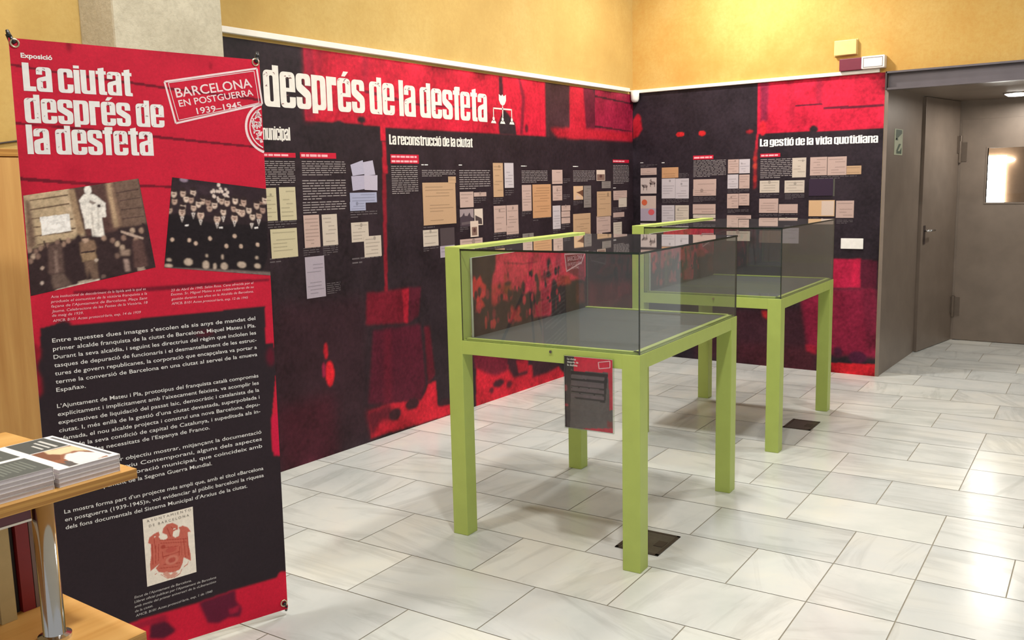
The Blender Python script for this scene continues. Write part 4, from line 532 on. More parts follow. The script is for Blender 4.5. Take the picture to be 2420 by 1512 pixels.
def document(T, r, kind, parent, off=0.001):
    rnd = random.Random(int(r[0] * 977 + r[1] * 131))
    x0, y0, x1, y1 = r
    W, H = x1 - x0, y1 - y0
    P = lambda a, b: (x0 + a * W, y0 + b * H)
    PP = lambda *q: [P(*t) for t in q]
    out = []
    L1, L2 = 0.0004, 0.0008
    if kind == 'photo':
        out.append((R4(r), (150, 135, 138), 0))
        out.append((PP((0, .0), (1, 0), (1, .45), (.8, .55), (.7, .8), (.55, .6), (.35, .62), (.3, .8), (.15, .6), (0, .55)), (70, 58, 66), L1))
        out.append((PP((.1, .1), (.9, .15), (.9, .3), (.1, .25)), (96, 84, 88), L2))
        name = 'photo_print'
    elif kind == 'photo2':
        out.append((R4(r), (205, 190, 178), 0))
        out.append((PP((.1, .1), (.9, .05), (.85, .4), (.5, .5), (.1, .62)), (74, 62, 62), L1))
        name = 'photo_print'
    elif kind == 'portrait':
        out.append((R4(r), (205, 186, 172), 0))
        out.append((PP((.18, .1), (.82, .1), (.82, .62), (.18, .62)) if H > W else PP((.05, .05), (.95, .05), (.95, .6), (.05, .6)), (124, 98, 88), L1))
        out.append((disc(x0 + .5 * W, y0 + .42 * H, .16 * W, .14 * H), (84, 56, 54), L2))
        name = 'photo_print'
    elif kind == 'drawing':
        out.append((R4(r), (200, 166, 134), 0))
        out.append((PP((.3, .55), (.6, .6), (1, .72), (1, .2), (.7, .4)), (98, 66, 52), L1))
        out.append((PP((.2, .05), (.9, .05), (.3, .42)), (196, 168, 150), L2))
        name = 'drawing_print'
    else:
        col = tuple(a_ * k_ for a_, k_ in zip(kind, (.93, .915, .93))) if not isinstance(kind, str) else {'horses': (188, 172, 168), 'seals': (190, 168, 160), 'grad': (200, 164, 126)}[kind]
        out.append((R4(r), col, 0))
        name = 'document_print'
        if kind == 'horses':
            g = (128, 112, 110)
            out += [(disc(x0 + .28 * W, y0 + .47 * H, .17 * W, .1 * H), g, L1), (disc(x0 + .74 * W, y0 + .66 * H, .2 * W, .11 * H), g, L1),
                    (PP((.56, .8), (.66, .95), (.72, .72)), g, L1), (PP((.05, .52), (.16, .44), (.2, .54), (.08, .6)), g, L1),
                    (PP((.16, .2), (.2, .2), (.24, .45), (.18, .45)), g, L1), (PP((.36, .2), (.4, .2), (.42, .45), (.36, .45)), g, L1),
                    (PP((.6, .42), (.64, .42), (.68, .65), (.6, .65)), g, L1), (PP((.86, .42), (.9, .42), (.92, .65), (.86, .65)), g, L1)]
        elif kind == 'seals':
            out += [(PP((0, 0), (1, 0), (1, .5), (0, .5)), (164, 150, 164), L1), (disc(x0 + .26 * W, y0 + .74 * H, .18 * W, .12 * H), (196, 92, 62), L2),
                    (disc(x0 + .7 * W, y0 + .35 * H, .2 * W, .12 * H), (198, 86, 92), L2)]
        elif kind == 'grad':
            out += [(PP((.5, .05), (.97, .05), (.97, .95), (.5, .95)), (200, 180, 166), L1)]
        else:
            n = max(3, int(H / 0.022))
            base = sum(col) / 3
            if base > 100:
                ink = shade(col, 0.86)
                for i in range(n):
                    if rnd.random() < 0.25:
                        continue
                    v = 0.93 - 0.86 * (i + .5) / n
                    a = rnd.choice([.08, .08, .2, .4])
                    e = rnd.choice([.92, .92, .8, .6])
                    out.append((PP((a, v - .10 / n), (e, v - .10 / n), (e, v + .12 / n), (a, v + .12 / n)), ink, L1))
                if rnd.random() < .4:
                    out.append((disc(x0 + W * rnd.uniform(.2, .8), y0 + H * rnd.uniform(.7, .9), W * .07, W * .08), shade(col, 0.8), L2))
    return patches(name, T, out, 'doc', parent, off)

def text_lines(T, r, n, kind, parent, off=0.001, mat=None):
    """unreadable small print: rows of word-long strokes"""
    rnd = random.Random(int(r[0] * 733 + r[1] * 577))
    x0, y0, x1, y1 = r
    bm = bmesh.new()
    lead = (y1 - y0) / n
    h = lead * 0.36
    for i in range(n):
        v = y1 - lead * (i + 0.55)
        end = x1 if i < n - 1 else x0 + (x1 - x0) * rnd.uniform(.3, .7)
        u = x0
        while u < end - 0.006:
            wd = min(rnd.uniform(.018, .06), end - u)
            bm.faces.new([bm.verts.new(place(T, *q, off)) for q in ((u, v - h / 2), (u + wd, v - h / 2), (u + wd, v + h / 2), (u, v + h / 2))])
            u += wd + 0.007
    me = bpy.data.meshes.new('text_block')
    bm.to_mesh(me)
    bm.free()
    return link('text_block' if kind == 't' else 'caption', me, parent, mat or ('ink_mid' if kind == 't' else 'ink_grey'))

# ---- plain lettering from the built-in font, fitted between two points
def glyph_mesh(s, weight=0.0, shear=0.0):
    cu = bpy.data.curves.new('lettering', 'FONT')
    cu.body = s
    cu.size = 1.0
    cu.offset = weight
    cu.shear = shear
    cu.resolution_u = 3
    ob = bpy.data.objects.new('lettering', cu)
    C.objects.link(ob)
    dg = bpy.context.evaluated_depsgraph_get()
    me = bpy.data.meshes.new_from_object(ob.evaluated_get(dg))
    bpy.data.objects.remove(ob)
    bpy.data.curves.remove(cu)
    return me

_xh = []
def lettering(name, T, lines, mat, parent, off=0.001, weight=0.0, shear=0.0):
    """lines: (text, (u0, v0), (u1, v1), height of a capital or None to keep the font's own proportion)"""
    bm = bmesh.new()
    for s, a, b_, cap in lines:
        me = glyph_mesh(s, weight, shear)
        co = np.empty(len(me.vertices) * 3, np.float32)
        me.vertices.foreach_get('co', co)
        co = co.reshape(-1, 3)
        x0, x1 = co[:, 0].min(), co[:, 0].max()
        L = math.hypot(b_[0] - a[0], b_[1] - a[1])
        sx = L / (x1 - x0)
        sy = cap / 0.729 if cap else sx
        d = ((b_[0] - a[0]) / L, (b_[1] - a[1]) / L)
        base = len(bm.verts)
        vs = []
        for x, y, z in co:
            p, q = (x - x0) * sx, y * sy
            vs.append(bm.verts.new(place(T, a[0] + d[0] * p - d[1] * q, a[1] + d[1] * p + d[0] * q, off)))
        for p in me.polygons:
            try:
                bm.faces.new([vs[i] for i in p.vertices])
            except ValueError:
                pass
        bpy.data.meshes.remove(me)
    m2 = bpy.data.meshes.new(name)
    bm.to_mesh(m2)
    bm.free()
    return link(name, m2, parent, mat)

# ---- heavy condensed poster letters, drawn here
WD, ST, TH, AS = 0.60, 0.235, 0.145, 1.14
def _glyphs():
    w, s, t, A = WD, ST, TH, AS
    r = 0.17
    q = 0.05
    g = {}
    hole = [(s, t, q), (w - s, t, q), (w - s, 1 - t, q), (s, 1 - t, q)]
    g['n'] = (w, [[(0, 0), (0, 1), (w, 1, r), (w, 0), (w - s, 0), (w - s, 1 - t, q), (s, 1 - t, q), (s, 0)]])
    g['u'] = (w, [[(0, 1), (s, 1), (s, t, q), (w - s, t, q), (w - s, 1), (w, 1), (w, 0), (0, 0, r)]])
    g['o'] = (w, [[(0, 0, r), (w, 0, r), (w, 1, r), (0, 1, r)], hole])
    acc = [(.20, 1.05), (.36, 1.05), (.52, 1.20), (.30, 1.20)]
    g['\u00f3'] = (w, g['o'][1] + [acc])
    g['c'] = (w, [[(w, .64), (w - s, .64), (w - s, 1 - t, q), (s, 1 - t, q), (s, t, q), (w - s, t, q), (w - s, .36), (w, .36), (w, 0, r), (0, 0, r), (0, 1, r), (w, 1, r)]])
    e = [[(w, .45), (s, .45), (s, t, q), (w - s, t, q), (w - s, .31), (w, .31), (w, 0, r), (0, 0, r), (0, 1, r), (w, 1, r)], [(s, .56), (w - s, .56), (w - s, 1 - t, q), (s, 1 - t, q)]]
    g['e'] = (w, e)
    g['\u00e9'] = (w, e + [acc])
    g['a'] = (w, [[(w, 0), (w, 1, r), (0, 1, r), (0, .69), (s, .69), (s, 1 - t, q), (w - s, 1 - t, q), (w - s, .64), (0, .53, .12), (0, 0, r), (w * .5, 0)], [(s, t, q), (w - s, t, q), (w - s, .45), (s, .43, q)]])
    g['s'] = (w, [[(w, .67), (w - s, .67), (w - s, 1 - t, q), (s, 1 - t, q), (s, .70), (w, .48, .1), (w, 0, r), (0, 0, r), (0, .33), (s, .33), (s, t, q), (w - s, t, q), (w - s, .32), (0, .54, .1), (0, 1, r), (w, 1, r)]])
    g['d'] = (w, [[(w, 0), (w, A), (w - s, A), (w - s, 1), (0, 1, r), (0, 0, r)], hole])
    g['p'] = (w, [[(0, -.10), (0, 1), (w, 1, r), (w, 0, r), (s, 0), (s, -.10)], hole])
    g['q'] = (w, [[(w, -.10), (w, 1), (0, 1, r), (0, 0, r), (w - s, 0), (w - s, -.10)], hole])
    g['g'] = (w, [[(w, 1), (0, 1, r), (0, .16, r), (w - s, .16), (w - s, .02), (0, .02), (0, -.11), (w, -.11, r)], [(s, t + .14, q), (w - s, t + .14, q), (w - s, 1 - t, q), (s, 1 - t, q)]])
    g['r'] = (.44, [[(0, 0), (0, 1), (.44, 1), (.44, .76), (s, .76), (s, 0)]])
    g['t'] = (.42, [[(.42, 0), (.42, .13), (.34, .15), (.34, .86), (.42, .86), (.42, 1), (.34, 1), (.34, 1.15), (.09, 1.10), (.09, 1), (0, 1), (0, .86), (.09, .86), (.09, 0, .1)]])
    g['f'] = (.40, [[(.08, 0), (.08, .86), (0, .86), (0, 1), (.08, 1), (.08, A, .12), (.42, A), (.42, A - .13), (.33, A - .13), (.33, 1), (.40, 1), (.40, .86), (.33, .86), (.33, 0)]])
    g['i'] = (s, [[(0, 0), (0, .98), (s, .98), (s, 0)], [(0, 1.04), (0, 1.16), (s, 1.16), (s, 1.04)]])
    g['l'] = (s, [[(0, 0), (0, A), (s, A), (s, 0)]])
    g['L'] = (.48, [[(0, 0), (0, A), (s + .02, A), (s + .02, t + .05), (.48, t + .05), (.48, 0)]])
    g['v'] = (.6, [[(0, 1), (.25, 1), (.30, .3), (.35, 1), (.6, 1), (.46, 0), (.14, 0)]])
    W3 = .95
    g['m'] = (W3, [[(0, 0), (0, 1), (W3, 1, r), (W3, 0), (W3 - s, 0), (W3 - s, 1 - t, q), (.35 + s, 1 - t, q), (.35 + s, 0), (.35, 0), (.35, 1 - t, q), (s, 1 - t, q), (s, 0)]])
    return g
GLY = _glyphs()

def round_poly(pts):
    out = []
    n = len(pts)
    for i, p in enumerate(pts):
        r = p[2] if len(p) > 2 else 0.0
        P0 = Vector(p[:2])
        if r == 0:
            out.append(P0)
            continue
        A, B = Vector(pts[i - 1][:2]) - P0, Vector(pts[(i + 1) % n][:2]) - P0
        a = P0 + A.normalized() * min(r, A.length * .5)
        b = P0 + B.normalized() * min(r, B.length * .5)
        for k in range(6):
            t = k / 5
            out.append(a * (1 - t) ** 2 + P0 * 2 * t * (1 - t) + b * t * t)
    return out

def poster_title(name, T, s, a, b_, xh, mat, parent, off=0.001, grunge=False):
    """heavy condensed words from point a to point b, xh = height of an x"""
    cu = bpy.data.curves.new('poster', 'CURVE')
    cu.dimensions = '2D'
    cu.fill_mode = 'BOTH'
    x = 0.0
    worn = []
    for ch in s:
        if ch in 'de\u00e9a' and grunge:
            worn.append(x)
        if ch == ' ':
            x += 0.20
            continue
        wd, loops = GLY[ch]
        for lp in loops:
            pts = round_poly(lp)
            sp = cu.splines.new('POLY')
            sp.points.add(len(pts) - 1)
            for pt, co in zip(sp.points, pts):
                pt.co = (co.x + x, co.y, 0, 1)
            sp.use_cyclic_u = True
        x += wd + 0.035
    total = x - 0.035
    ob = bpy.data.objects.new('poster', cu)
    C.objects.link(ob)
    dg = bpy.context.evaluated_depsgraph_get()
    me = bpy.data.meshes.new_from_object(ob.evaluated_get(dg))
    bpy.data.objects.remove(ob)
    bpy.data.curves.remove(cu)
    if a is None:
        a = (b_[0] - total * xh * .66, b_[1])
    sx = (b_[0] - a[0]) / total
    sl = (b_[1] - a[1]) / (b_[0] - a[0])
    for v in me.vertices:
        u = v.co.x * sx
        v.co = place(T, a[0] + u, a[1] + sl * u + v.co.y * xh, off)
    me.name = name
    o = link(name, me, parent, mat)
    if worn:
        rnd = random.Random(len(s))
        bm = bmesh.new()
        for wx in worn:
            for k in range(7):
                cx_, cy_ = wx + rnd.uniform(.06, .5), rnd.uniform(.80, .97) if k < 5 else rnd.uniform(.05, .6)
                dx_, dy_ = rnd.uniform(.02, .07), rnd.uniform(.006, .022)
                tl_ = rnd.uniform(-.05, .05)
                bm.faces.new([bm.verts.new(place(T, a[0] + p_ * sx, a[1] + sl * p_ * sx + q_ * xh, off + .0006)) for p_, q_ in ((cx_ - dx_, cy_ - dy_ - tl_), (cx_ + dx_, cy_ + tl_), (cx_ + dx_ * .4, cy_ + dy_), (cx_ - dx_ * .5, cy_ + dy_ * .6))])
        me2 = bpy.data.meshes.new('worn_spots')
        bm.to_mesh(me2); bm.free()
        link('worn_spots', me2, o, 'grunge')
    return o

def strip(bm, T, a, b_, wdt, off):
    d = Vector((b_[0] - a[0], b_[1] - a[1]))
    n = Vector((-d.y, d.x)).normalized() * wdt / 2
    bm.faces.new([bm.verts.new(place(T, *q, off)) for q in ((a[0] + n.x, a[1] + n.y), (b_[0] + n.x, b_[1] + n.y), (b_[0] - n.x, b_[1] - n.y), (a[0] - n.x, a[1] - n.y))])

def stamp_frame(name, T, q, mat, parent, off, w1, w2, ring=None, clip=None):
    """double outlined stamp frame and, beside it, part of a round seal"""
    bm = bmesh.new()
    c = [sum(p[0] for p in q) / 4, sum(p[1] for p in q) / 4]
    for k, wd in ((1.0, w1), (0.90, w2)):
        pts = [(c[0] + (p[0] - c[0]) * (k if k == 1 else k + .03), c[1] + (p[1] - c[1]) * k) for p in q]
        for i in range(4):
            strip(bm, T, pts[i], pts[(i + 1) % 4], wd, off)
    if ring:
        (cx, cy), R_, um = ring
        for rr, wd in ((R_, R_ * .10), (R_ * .84, R_ * .05)):
            n = 64
            for i in range(n):
                a0, a1 = 2 * math.pi * i / n, 2 * math.pi * (i + 1) / n
                A = (cx + rr * math.cos(a0), cy + rr * math.sin(a0))
                B = (cx + rr * math.cos(a1), cy + rr * math.sin(a1))
                if A[0] < um and B[0] < um:
                    strip(bm, T, A, B, wd, off)
        rnd = random.Random(5)
        for i in range(230):
            a0 = rnd.uniform(0, 6.28)
            rad = R_ * .72 * math.sqrt(rnd.random())
            A = (cx + rad * math.cos(a0), cy + rad * math.sin(a0) * 1.05)
            L = R_ * rnd.uniform(.08, .2)
            t = rnd.uniform(0, 3.14)
            B = (A[0] + L * math.cos(t), A[1] + L * math.sin(t))
            if max(A[0], B[0]) < um - 0.002:
                strip(bm, T, A, B, R_ * .055, off)
    me = bpy.data.meshes.new(name)
    bm.to_mesh(me)
    bm.free()
    return link(name, me, parent, mat)

# ------------------------------------------------------------------ room
RX, RY = -8.6, -6.2
# floor: marble slabs 39 x 60 cm in half bond, a little out of square with the walls
fm = bmesh.new()
tone = fm.loops.layers.float_color.new('tone')
ca, sa = math.cos(0.042), math.sin(0.042)
def fp(a, b_, z=0.0):
    return Vector((-3.685 + a * ca - b_ * sa, -2.23 + a * sa + b_ * ca, z))
TW, TL, G = 0.388, 0.601, 0.0022
rt = random.Random(8)
for i in range(-14, 17):
    ph = 0.0 if i % 2 == 0 else -0.30
    for j in range(-8, 6):
        a0, a1 = i * TW, (i + 1) * TW
        b0, b1 = j * TL + ph, (j + 1) * TL + ph
        cuts = [b0, b1]
        if rt.random() < 0.10:
            cuts = [b0, b0 + TL * 0.5, b1]
        for c0, c1 in zip(cuts, cuts[1:]):
            cc = fp((a0 + a1) / 2, (c0 + c1) / 2)
            if not (RX - .3 < cc.x < 2.5 and RY - .3 < cc.y < 0.35):
                continue
            f = fm.faces.new([fm.verts.new(fp(*q)) for q in ((a0 + G, c0 + G), (a1 - G, c0 + G), (a1 - G, c1 - G), (a0 + G, c1 - G))])
            f.material_index = 0
            t = (rt.random(), rt.choice([0.45, 0.5, 0.55, 0.05, 0.95, rt.random()]), rt.random(), 1)
            for l in f.loops:
                l[tone] = t
f = fm.faces.new([fm.verts.new(q) for q in ((RX - .4, RY - .4, -.0015), (2.8, RY - .4, -.0015), (2.8, .5, -.0015), (RX - .4, .5, -.0015))])
f.material_index = 1
floor = structure(from_bm('floor', fm, ['marble', 'grout']), 'white and grey marble slab floor with thin dirty joints')

WT = 0.2
structure(add_box('wall_left', (RX, 0, 0), (0, WT, CEIL), 'plaster'), 'ochre plaster wall behind the long mural')
bm = bmesh.new()
box(bm, 0, -2.083, 0, WT, WT, CEIL)
box(bm, 0, -4.05, 2.262, WT, -2.083, CEIL)
box(bm, 0, RY, 0, WT, -4.05, CEIL)
structure(from_bm('wall_right', bm, 'plaster_deep'), 'ochre plaster wall with the short mural and the steel doorway')
structure(add_box('ceiling', (RX, RY, CEIL), (0.2, 0.2, CEIL + .1), 'ceiling'))
structure(add_box('trim_1', (-4.955, -0.26, 0), (-4.42, -0.001, CEIL - .001), 'concrete', bev=0.012), 'rough grey concrete pillar at the left end of the mural')

# hanging rails above the murals
def rail(name, a, b_):
    bm = bmesh.new()
    box(bm, *a, *b_, 0.003)
    return structure(from_bm(name, bm, 'rail'))
rail('trim_2', (-4.41, -0.028, 2.272), (-0.10, -0.0005, 2.302))
rail('trim_3', (-0.026, -2.035, 2.264), (-0.0005, -0.052, 2.290))

# ceiling downlights
for i, (lx, ly, pw) in enumerate(LAMPS):
    t = thing('ceiling_downlight', '', 'ceiling light', (lx, ly, CEIL), 0, 'round ceiling downlights')
    t['label'] = ['round ceiling downlight over the nearer green case', 'round ceiling downlight over the open floor right of the cases', 'round ceiling downlight above the book shelf', 'round ceiling downlight close to the short mural wall',
                  'round ceiling downlight in front of the long mural', 'round ceiling downlight above the standing banner'][i]
    bm = bmesh.new()
    torus(bm, (0, 0, -0.012), (0, 0, 1), 0.19, 0.014, 32, 8)
    from_bm('rim', bm, 'white_plastic', t, True)
    bm = bmesh.new()
    lathe(bm, [(0.178, -0.018), (0.178, -0.006)], 32)
    from_bm('diffuser', bm, 'lamp', t)

# ------------------------------------------------------------------ murals
X3 = Vector((1, 0, 0)); Y3 = Vector((0, 1, 0)); Z3 = Vector((0, 0, 1))
LX0, LH, RW_, RH = -4.405, 2.256, 2.072, 2.262
TLm = (Vector((LX0, -0.004, 0)), X3, Z3, -Y3)
shift = lambda pts: [(u - LX0, v) for u, v in pts]
def sh_ops(ops):
    out = []
    for k, g, c, b_ in ops:
        out.append((k, shift(g) if k == 'p' else [(g[0][0] - LX0, g[0][1]), g[1]], c, b_))
    return out
mural = thing('mural', 'long black and red printed exhibition mural covering the left wall', 'mural', (0, 0, 0))
add_box('backing_panel', (LX0, -0.0038, 0.001), (-0.001, -0.0004, LH), 'foam', mural)
sheet('background_print', TLm, paint(-LX0 - .001, LH, 0.006, (42, 32, 38), sh_ops(DATA['L_art']), 0.20, 3), 'print', mural, 0.0002)
TL2 = (Vector((0, -0.004, 0)), X3, Z3, -Y3)
for i, (r, k) in enumerate(DATA['L_docs']):
    document(TL2, r, k, mural, 0.001 + 0.0009 * (i % 4))
for q, c in zip(DATA['L_scraps'], [(170, 166, 186), (176, 170, 188), (168, 162, 182), (178, 170, 186)]):
    patches('document_print', TL2, [(q[::-1], c, 0.0003 * (1 + DATA['L_scraps'].index(q)))], 'doc', mural)
def heading(T, r, k, parent):
    x0, y0, x1, y1 = r
    H = y1 - y0
    if k == 'w':
        text_lines(T, (x0, y0 + H * .1, x1, y1 - H * .1), 1, 't', parent, 0.001, 'ink_white').name = 'heading'
        return
    patches('heading_bar', T, [(R4(r), (190, 28, 54), 0)], 'doc', parent)
    n = 2 if k == 'r2' else 1
    e = x0 + (x1 - x0) * .94
    for i in range(n):
        a = y1 - H * (i + .85) / n
        bm = bmesh.new()
        rnd = random.Random(int(x0 * 100 + i))
        u = x0 + .008
        while u < (e if n == 2 or x1 - x0 < .22 else x0 + (x1 - x0) * .66) - .01:
            wd = rnd.uniform(.02, .05)
            strip(bm, T, (u, a + H * .33 / n), (min(u + wd, e), a + H * .33 / n), H * .42 / n, 0.0016)
            u += wd + .006
        me = bpy.data.meshes.new('heading')
        bm.to_mesh(me); bm.free()
        link('heading', me, parent, 'ink_pink')
for r, k in DATA['L_heads']:
    heading(TL2, r, k, mural)
for r, n, k in DATA['L_text']:
    text_lines(TL2, r, n, k, mural)
for s, a, b_, xt in DATA['L_titles']:
    poster_title('title', TL2, s, a, b_, xt[1] - b_[1], 'ink_title', mural, .001, len(s) == 21)
# little family-tree emblem after the title
ic = DATA['L_icon']
bm = bmesh.new()
cx, top = ic[0]
hw = .042
def face(pts, off=0.001):
    bm.faces.new([bm.verts.new(place(TL2, u, v, off)) for u, v in pts])
face([(cx - hw, top), (cx - .014, top - .012), (cx, top), (cx + .014, top - .012), (cx + hw, top), (cx + hw, top - .04), (cx + hw * .6, top - .066), (cx, top - .078), (cx - hw * .6, top - .066), (cx - hw, top - .04)])
strip(bm, TL2, (cx, top - .08), (cx, 1.972), .010, .001)
strip(bm, TL2, (ic[5][0], ic[5][1]), (ic[6][0], ic[5][1]), .010, .001)
for k in (5, 6):
    strip(bm, TL2, (ic[k][0], ic[5][1] + .005), (ic[k][0], 1.975), .008, .001)
for k, ux in enumerate((ic[5][0], cx - .003, ic[6][0])):
    face(disc(ux, 1.962, .012, .016, 12)[::1])
    face([(ux - .03, 1.932), (ux + .03, 1.932), (ux + .022, 1.946), (ux + .008, 1.952), (ux - .008, 1.952), (ux - .022, 1.946)])
me = bpy.data.meshes.new('emblem')
bm.to_mesh(me); bm.free()
link('emblem', me, mural, 'ink_title')

TRm = (Vector((-0.004, 0, 0)), -Y3, Z3, -X3)
mural2 = thing('mural', 'short black and red printed mural beside the steel doorway', 'mural', (0, 0, 0))
add_box('backing_panel', (-0.0038, -RW_, 0.001), (-0.0004, -0.006, RH), 'foam', mural2)
sheet('background_print', (Vector((-0.004, -.005, 0)), -Y3, Z3, -X3), paint(RW_ - .005, RH, 0.006, (42, 34, 41), DATA['R_art'], 0.20, 7), 'print', mural2, 0.0002)
for i, (r, k) in enumerate(DATA['R_docs']):
    document(TRm, r, k, mural2, 0.001 + 0.0009 * (i % 4))
for r, k in DATA['R_heads']:
    heading(TRm, r, k, mural2)
for r, n, k in DATA['R_text']:
    text_lines(TRm, r, n, k, mural2)
for s, a, b_, xt in DATA['R_titles']:
    poster_title('title', TRm, s, a, b_, xt[1] - a[1] - .004, 'ink_white', mural2)

# ------------------------------------------------------------------ things on the walls
t = thing('wall_plate', 'white rectangular blank plate on the lower right of the short mural', 'plate', (-0.0065, -1.875, 1.011))
add_box('cover', (-0.009, -.083, -.040), (0, .083, .040), 'white_plastic', t, 0.003)
add_box('switch_line', (-0.0098, -.002, -.034), (-0.0088, .002, .034), 'paper', t)
t = thing('junction_box', 'cream box cover high on the ochre wall above the alarm', 'box', (0, -1.787, 2.463))
add_box('lid', (-0.034, -.081, -.054), (-.0005, .081, .054), 'cream_plastic', t, 0.005)
add_box('base', (-0.006, -.085, -.058), (-.0004, .085, .058), 'cream_plastic', t, 0.002)
t = thing('alarm_sounder', 'dark red box on the rail next to the white emergency light', 'alarm', (0, -1.832, 2.335))
add_box('body', (-0.05, -.080, -.043), (-.0005, .080, .044), 'maroon', t, 0.004)
add_box('back_plate', (-0.008, -.0805, -.044), (-.0004, .0805, .046), 'maroon', t, 0.001)
t = thing('emergency_light', 'white rectangular emergency light at the top right of the short mural', 'emergency light', (0, -1.996, 2.336))
add_box('housing', (-0.065, -.082, -.044), (-.0005, .082, .046), 'white_plastic', t, 0.008)
bm = bmesh.new()
for a, b_ in (((-.0665, -.068, -.034), (-.064, .068, -.031)), ((-.0665, -.068, .031), (-.064, .068, .034)), ((-.0665, -.068, -.034), (-.064, -.065, .034)), ((-.0665, .065, -.034), (-.064, .068, .034))):
    box(bm, *a, *b_)
from_bm('lens_frame', bm, 'grey_book', t)
t = thing('motion_sensor', 'small white rounded sensor in the corner where the two murals meet', 'sensor', (-0.046, -0.046, 2.187))
bm = bmesh.new()
lathe(bm, [(0.014, 0.0), (0.027, 0.007), (0.035, 0.024), (0.036, 0.05), (0.036, 0.088)], 20)
from_bm('lens_cover', bm, 'white_plastic', t, True)
add_box('bracket', (-0.025, -0.025, 0.088), (0.044, 0.044, 0.10), 'white_plastic', t, 0.003)

# ------------------------------------------------------------------ steel doorway
DX = 2.0
bm = bmesh.new()
box(bm, 0.0, -2.092, 0, 1.18, -2.083, 2.17)
box(bm, -0.0015, -2.098, 0, 0.012, -2.0735, 2.262)
structure(from_bm('trim_4', bm, 'steel'), 'brown grey steel lining of the doorway')
bm = bmesh.new()
for a, b_ in (((-0.05, -4.05, 2.249), (0.02, -2.088, 2.262)), ((0.0, -4.05, 2.15), (0.012, -2.094, 2.25)), ((-0.045, -4.05, 2.132), (0.02, -2.094, 2.146))):
    box(bm, *a, *b_)
structure(from_bm('trim_5', bm, 'steel_beam'), 'steel channel beam over the doorway')
structure(add_box('trim_6', (-0.05, -2.094, 2.132), (0.02, -2.0835, 2.262), 'steel_dark'))
structure(add_box('trim_7', (0.02, -4.05, 2.165), (DX + .1, -2.083, 2.175), 'steel'), 'steel soffit of the doorway')
structure(add_box('wall_vestibule', (DX, -4.05, 2.0005), (DX + .06, -2.19, 2.1655), 'steel'), 'steel panel over the inner door')
# side leaf, set at an angle, hinged at its far end
side = thing('door_2', 'steel side door leaf with a small lever handle inside the doorway', 'door', (1.99, -2.225, 0), 0)
side.rotation_euler = (0, 0, math.pi - math.atan2(0.125, 0.81))
structure(side)
SL = math.hypot(.81, .125)
bm = bmesh.new()
box(bm, 0.004, -.02, .004, SL - .006, .02, 2.162, 0.002)
from_bm('leaf', bm, 'steel', side)
bm = bmesh.new()
tube(bm, (SL - .07, .02, 1.045), (SL - .07, .065, 1.045), .009, 12)
tube(bm, (SL - .075, .062, 1.045), (SL - .20, .062, 1.045), .009, 12)
from_bm('door_handle', bm, 'chrome', side, True)
add_box('lock_plate', (SL - .09, .0201, .93), (SL - .05, .024, 1.09), 'steel_dark', side)
for z in (1.70, 0.25):
    bm = bmesh.new()
    tube(bm, (-.012, .03, z), (-.012, .03, z + .16), .014, 12)
    box(bm, -.012, .0201, z + .005, .05, .026, z + .155)
    from_bm('hinge', bm, 'hinge', side)
# inner door with a glazed opening
d1 = thing('door_1', 'wide steel inner door with a bright rectangular window', 'door', (DX, 0, 0))
structure(d1)
wy0, wy1, wz0, wz1 = -3.05, -2.478, 1.262, 1.742
bm = bmesh.new()
for a, b_ in (((0, -3.32, .006), (.05, -2.262, wz0)), ((0, -3.32, wz1), (.05, -2.262, 2.0)), ((0, wy1, wz0), (.05, -2.262, wz1)), ((0, -3.32, wz0), (.05, wy0, wz1))):
    box(bm, *a, *b_)
from_bm('leaf', bm, 'steel', d1)
bm = bmesh.new()
for a, b_ in (((-.006, wy0 - .012, wz0 - .012), (.056, wy1 + .012, wz0)), ((-.006, wy0 - .012, wz1), (.056, wy1 + .012, wz1 + .012)), ((-.006, wy1, wz0), (.056, wy1 + .012, wz1)), ((-.006, wy0 - .012, wz0), (.056, wy0, wz1))):
    box(bm, *a, *b_)
from_bm('window_frame', bm, 'steel', d1)
add_box('window_glass', (.022, wy0, wz0), (.028, wy1, wz1), 'acrylic', d1)
for z in (1.62, .22):
    bm = bmesh.new()
    tube(bm, (-.014, -2.252, z), (-.014, -2.252, z + .19), .016, 12)
    box(bm, -.006, -2.31, z + .01, -.0002, -2.262, z + .18)
    from_bm('hinge', bm, 'hinge', d1)
bm = bmesh.new()
tube(bm, (0, -3.24, 1.04), (-.06, -3.24, 1.04), .01, 12); tube(bm, (-.058, -3.245, 1.04), (-.058, -3.12, 1.04), .01, 12)
from_bm('door_handle', bm, 'chrome', d1, True)
bm = bmesh.new()
box(bm, DX, -2.2615, 0, DX + .06, -2.19, 2.0)
box(bm, DX + .0505, -2.31, 0, DX + .075, -2.22, 2.05)  # this strip and the next: added behind the door to block leaking light
box(bm, DX + .0605, -4.05, 1.96, DX + .075, -2.31, 2.05)
box(bm, DX, -4.05, 0, DX + .06, -3.3205, 2.0)
structure(from_bm('trim_8', bm, 'steel'), 'fixed steel frame beside the inner door, plus added light-blocking strips')
t = thing('recessed_light', 'glowing round recessed light in the steel doorway soffit', 'ceiling light', (1.454, -2.753, 2.165))
bm = bmesh.new()
torus(bm, (0, 0, -.003), (0, 0, 1), .098, .008, 32, 8)
from_bm('rim', bm, 'chrome', t, True)
bm = bmesh.new()
lathe(bm, [(.07, -.026), (.092, -.012), (.094, -.002)], 32)
from_bm('diffuser', bm, 'lamp', t, True)
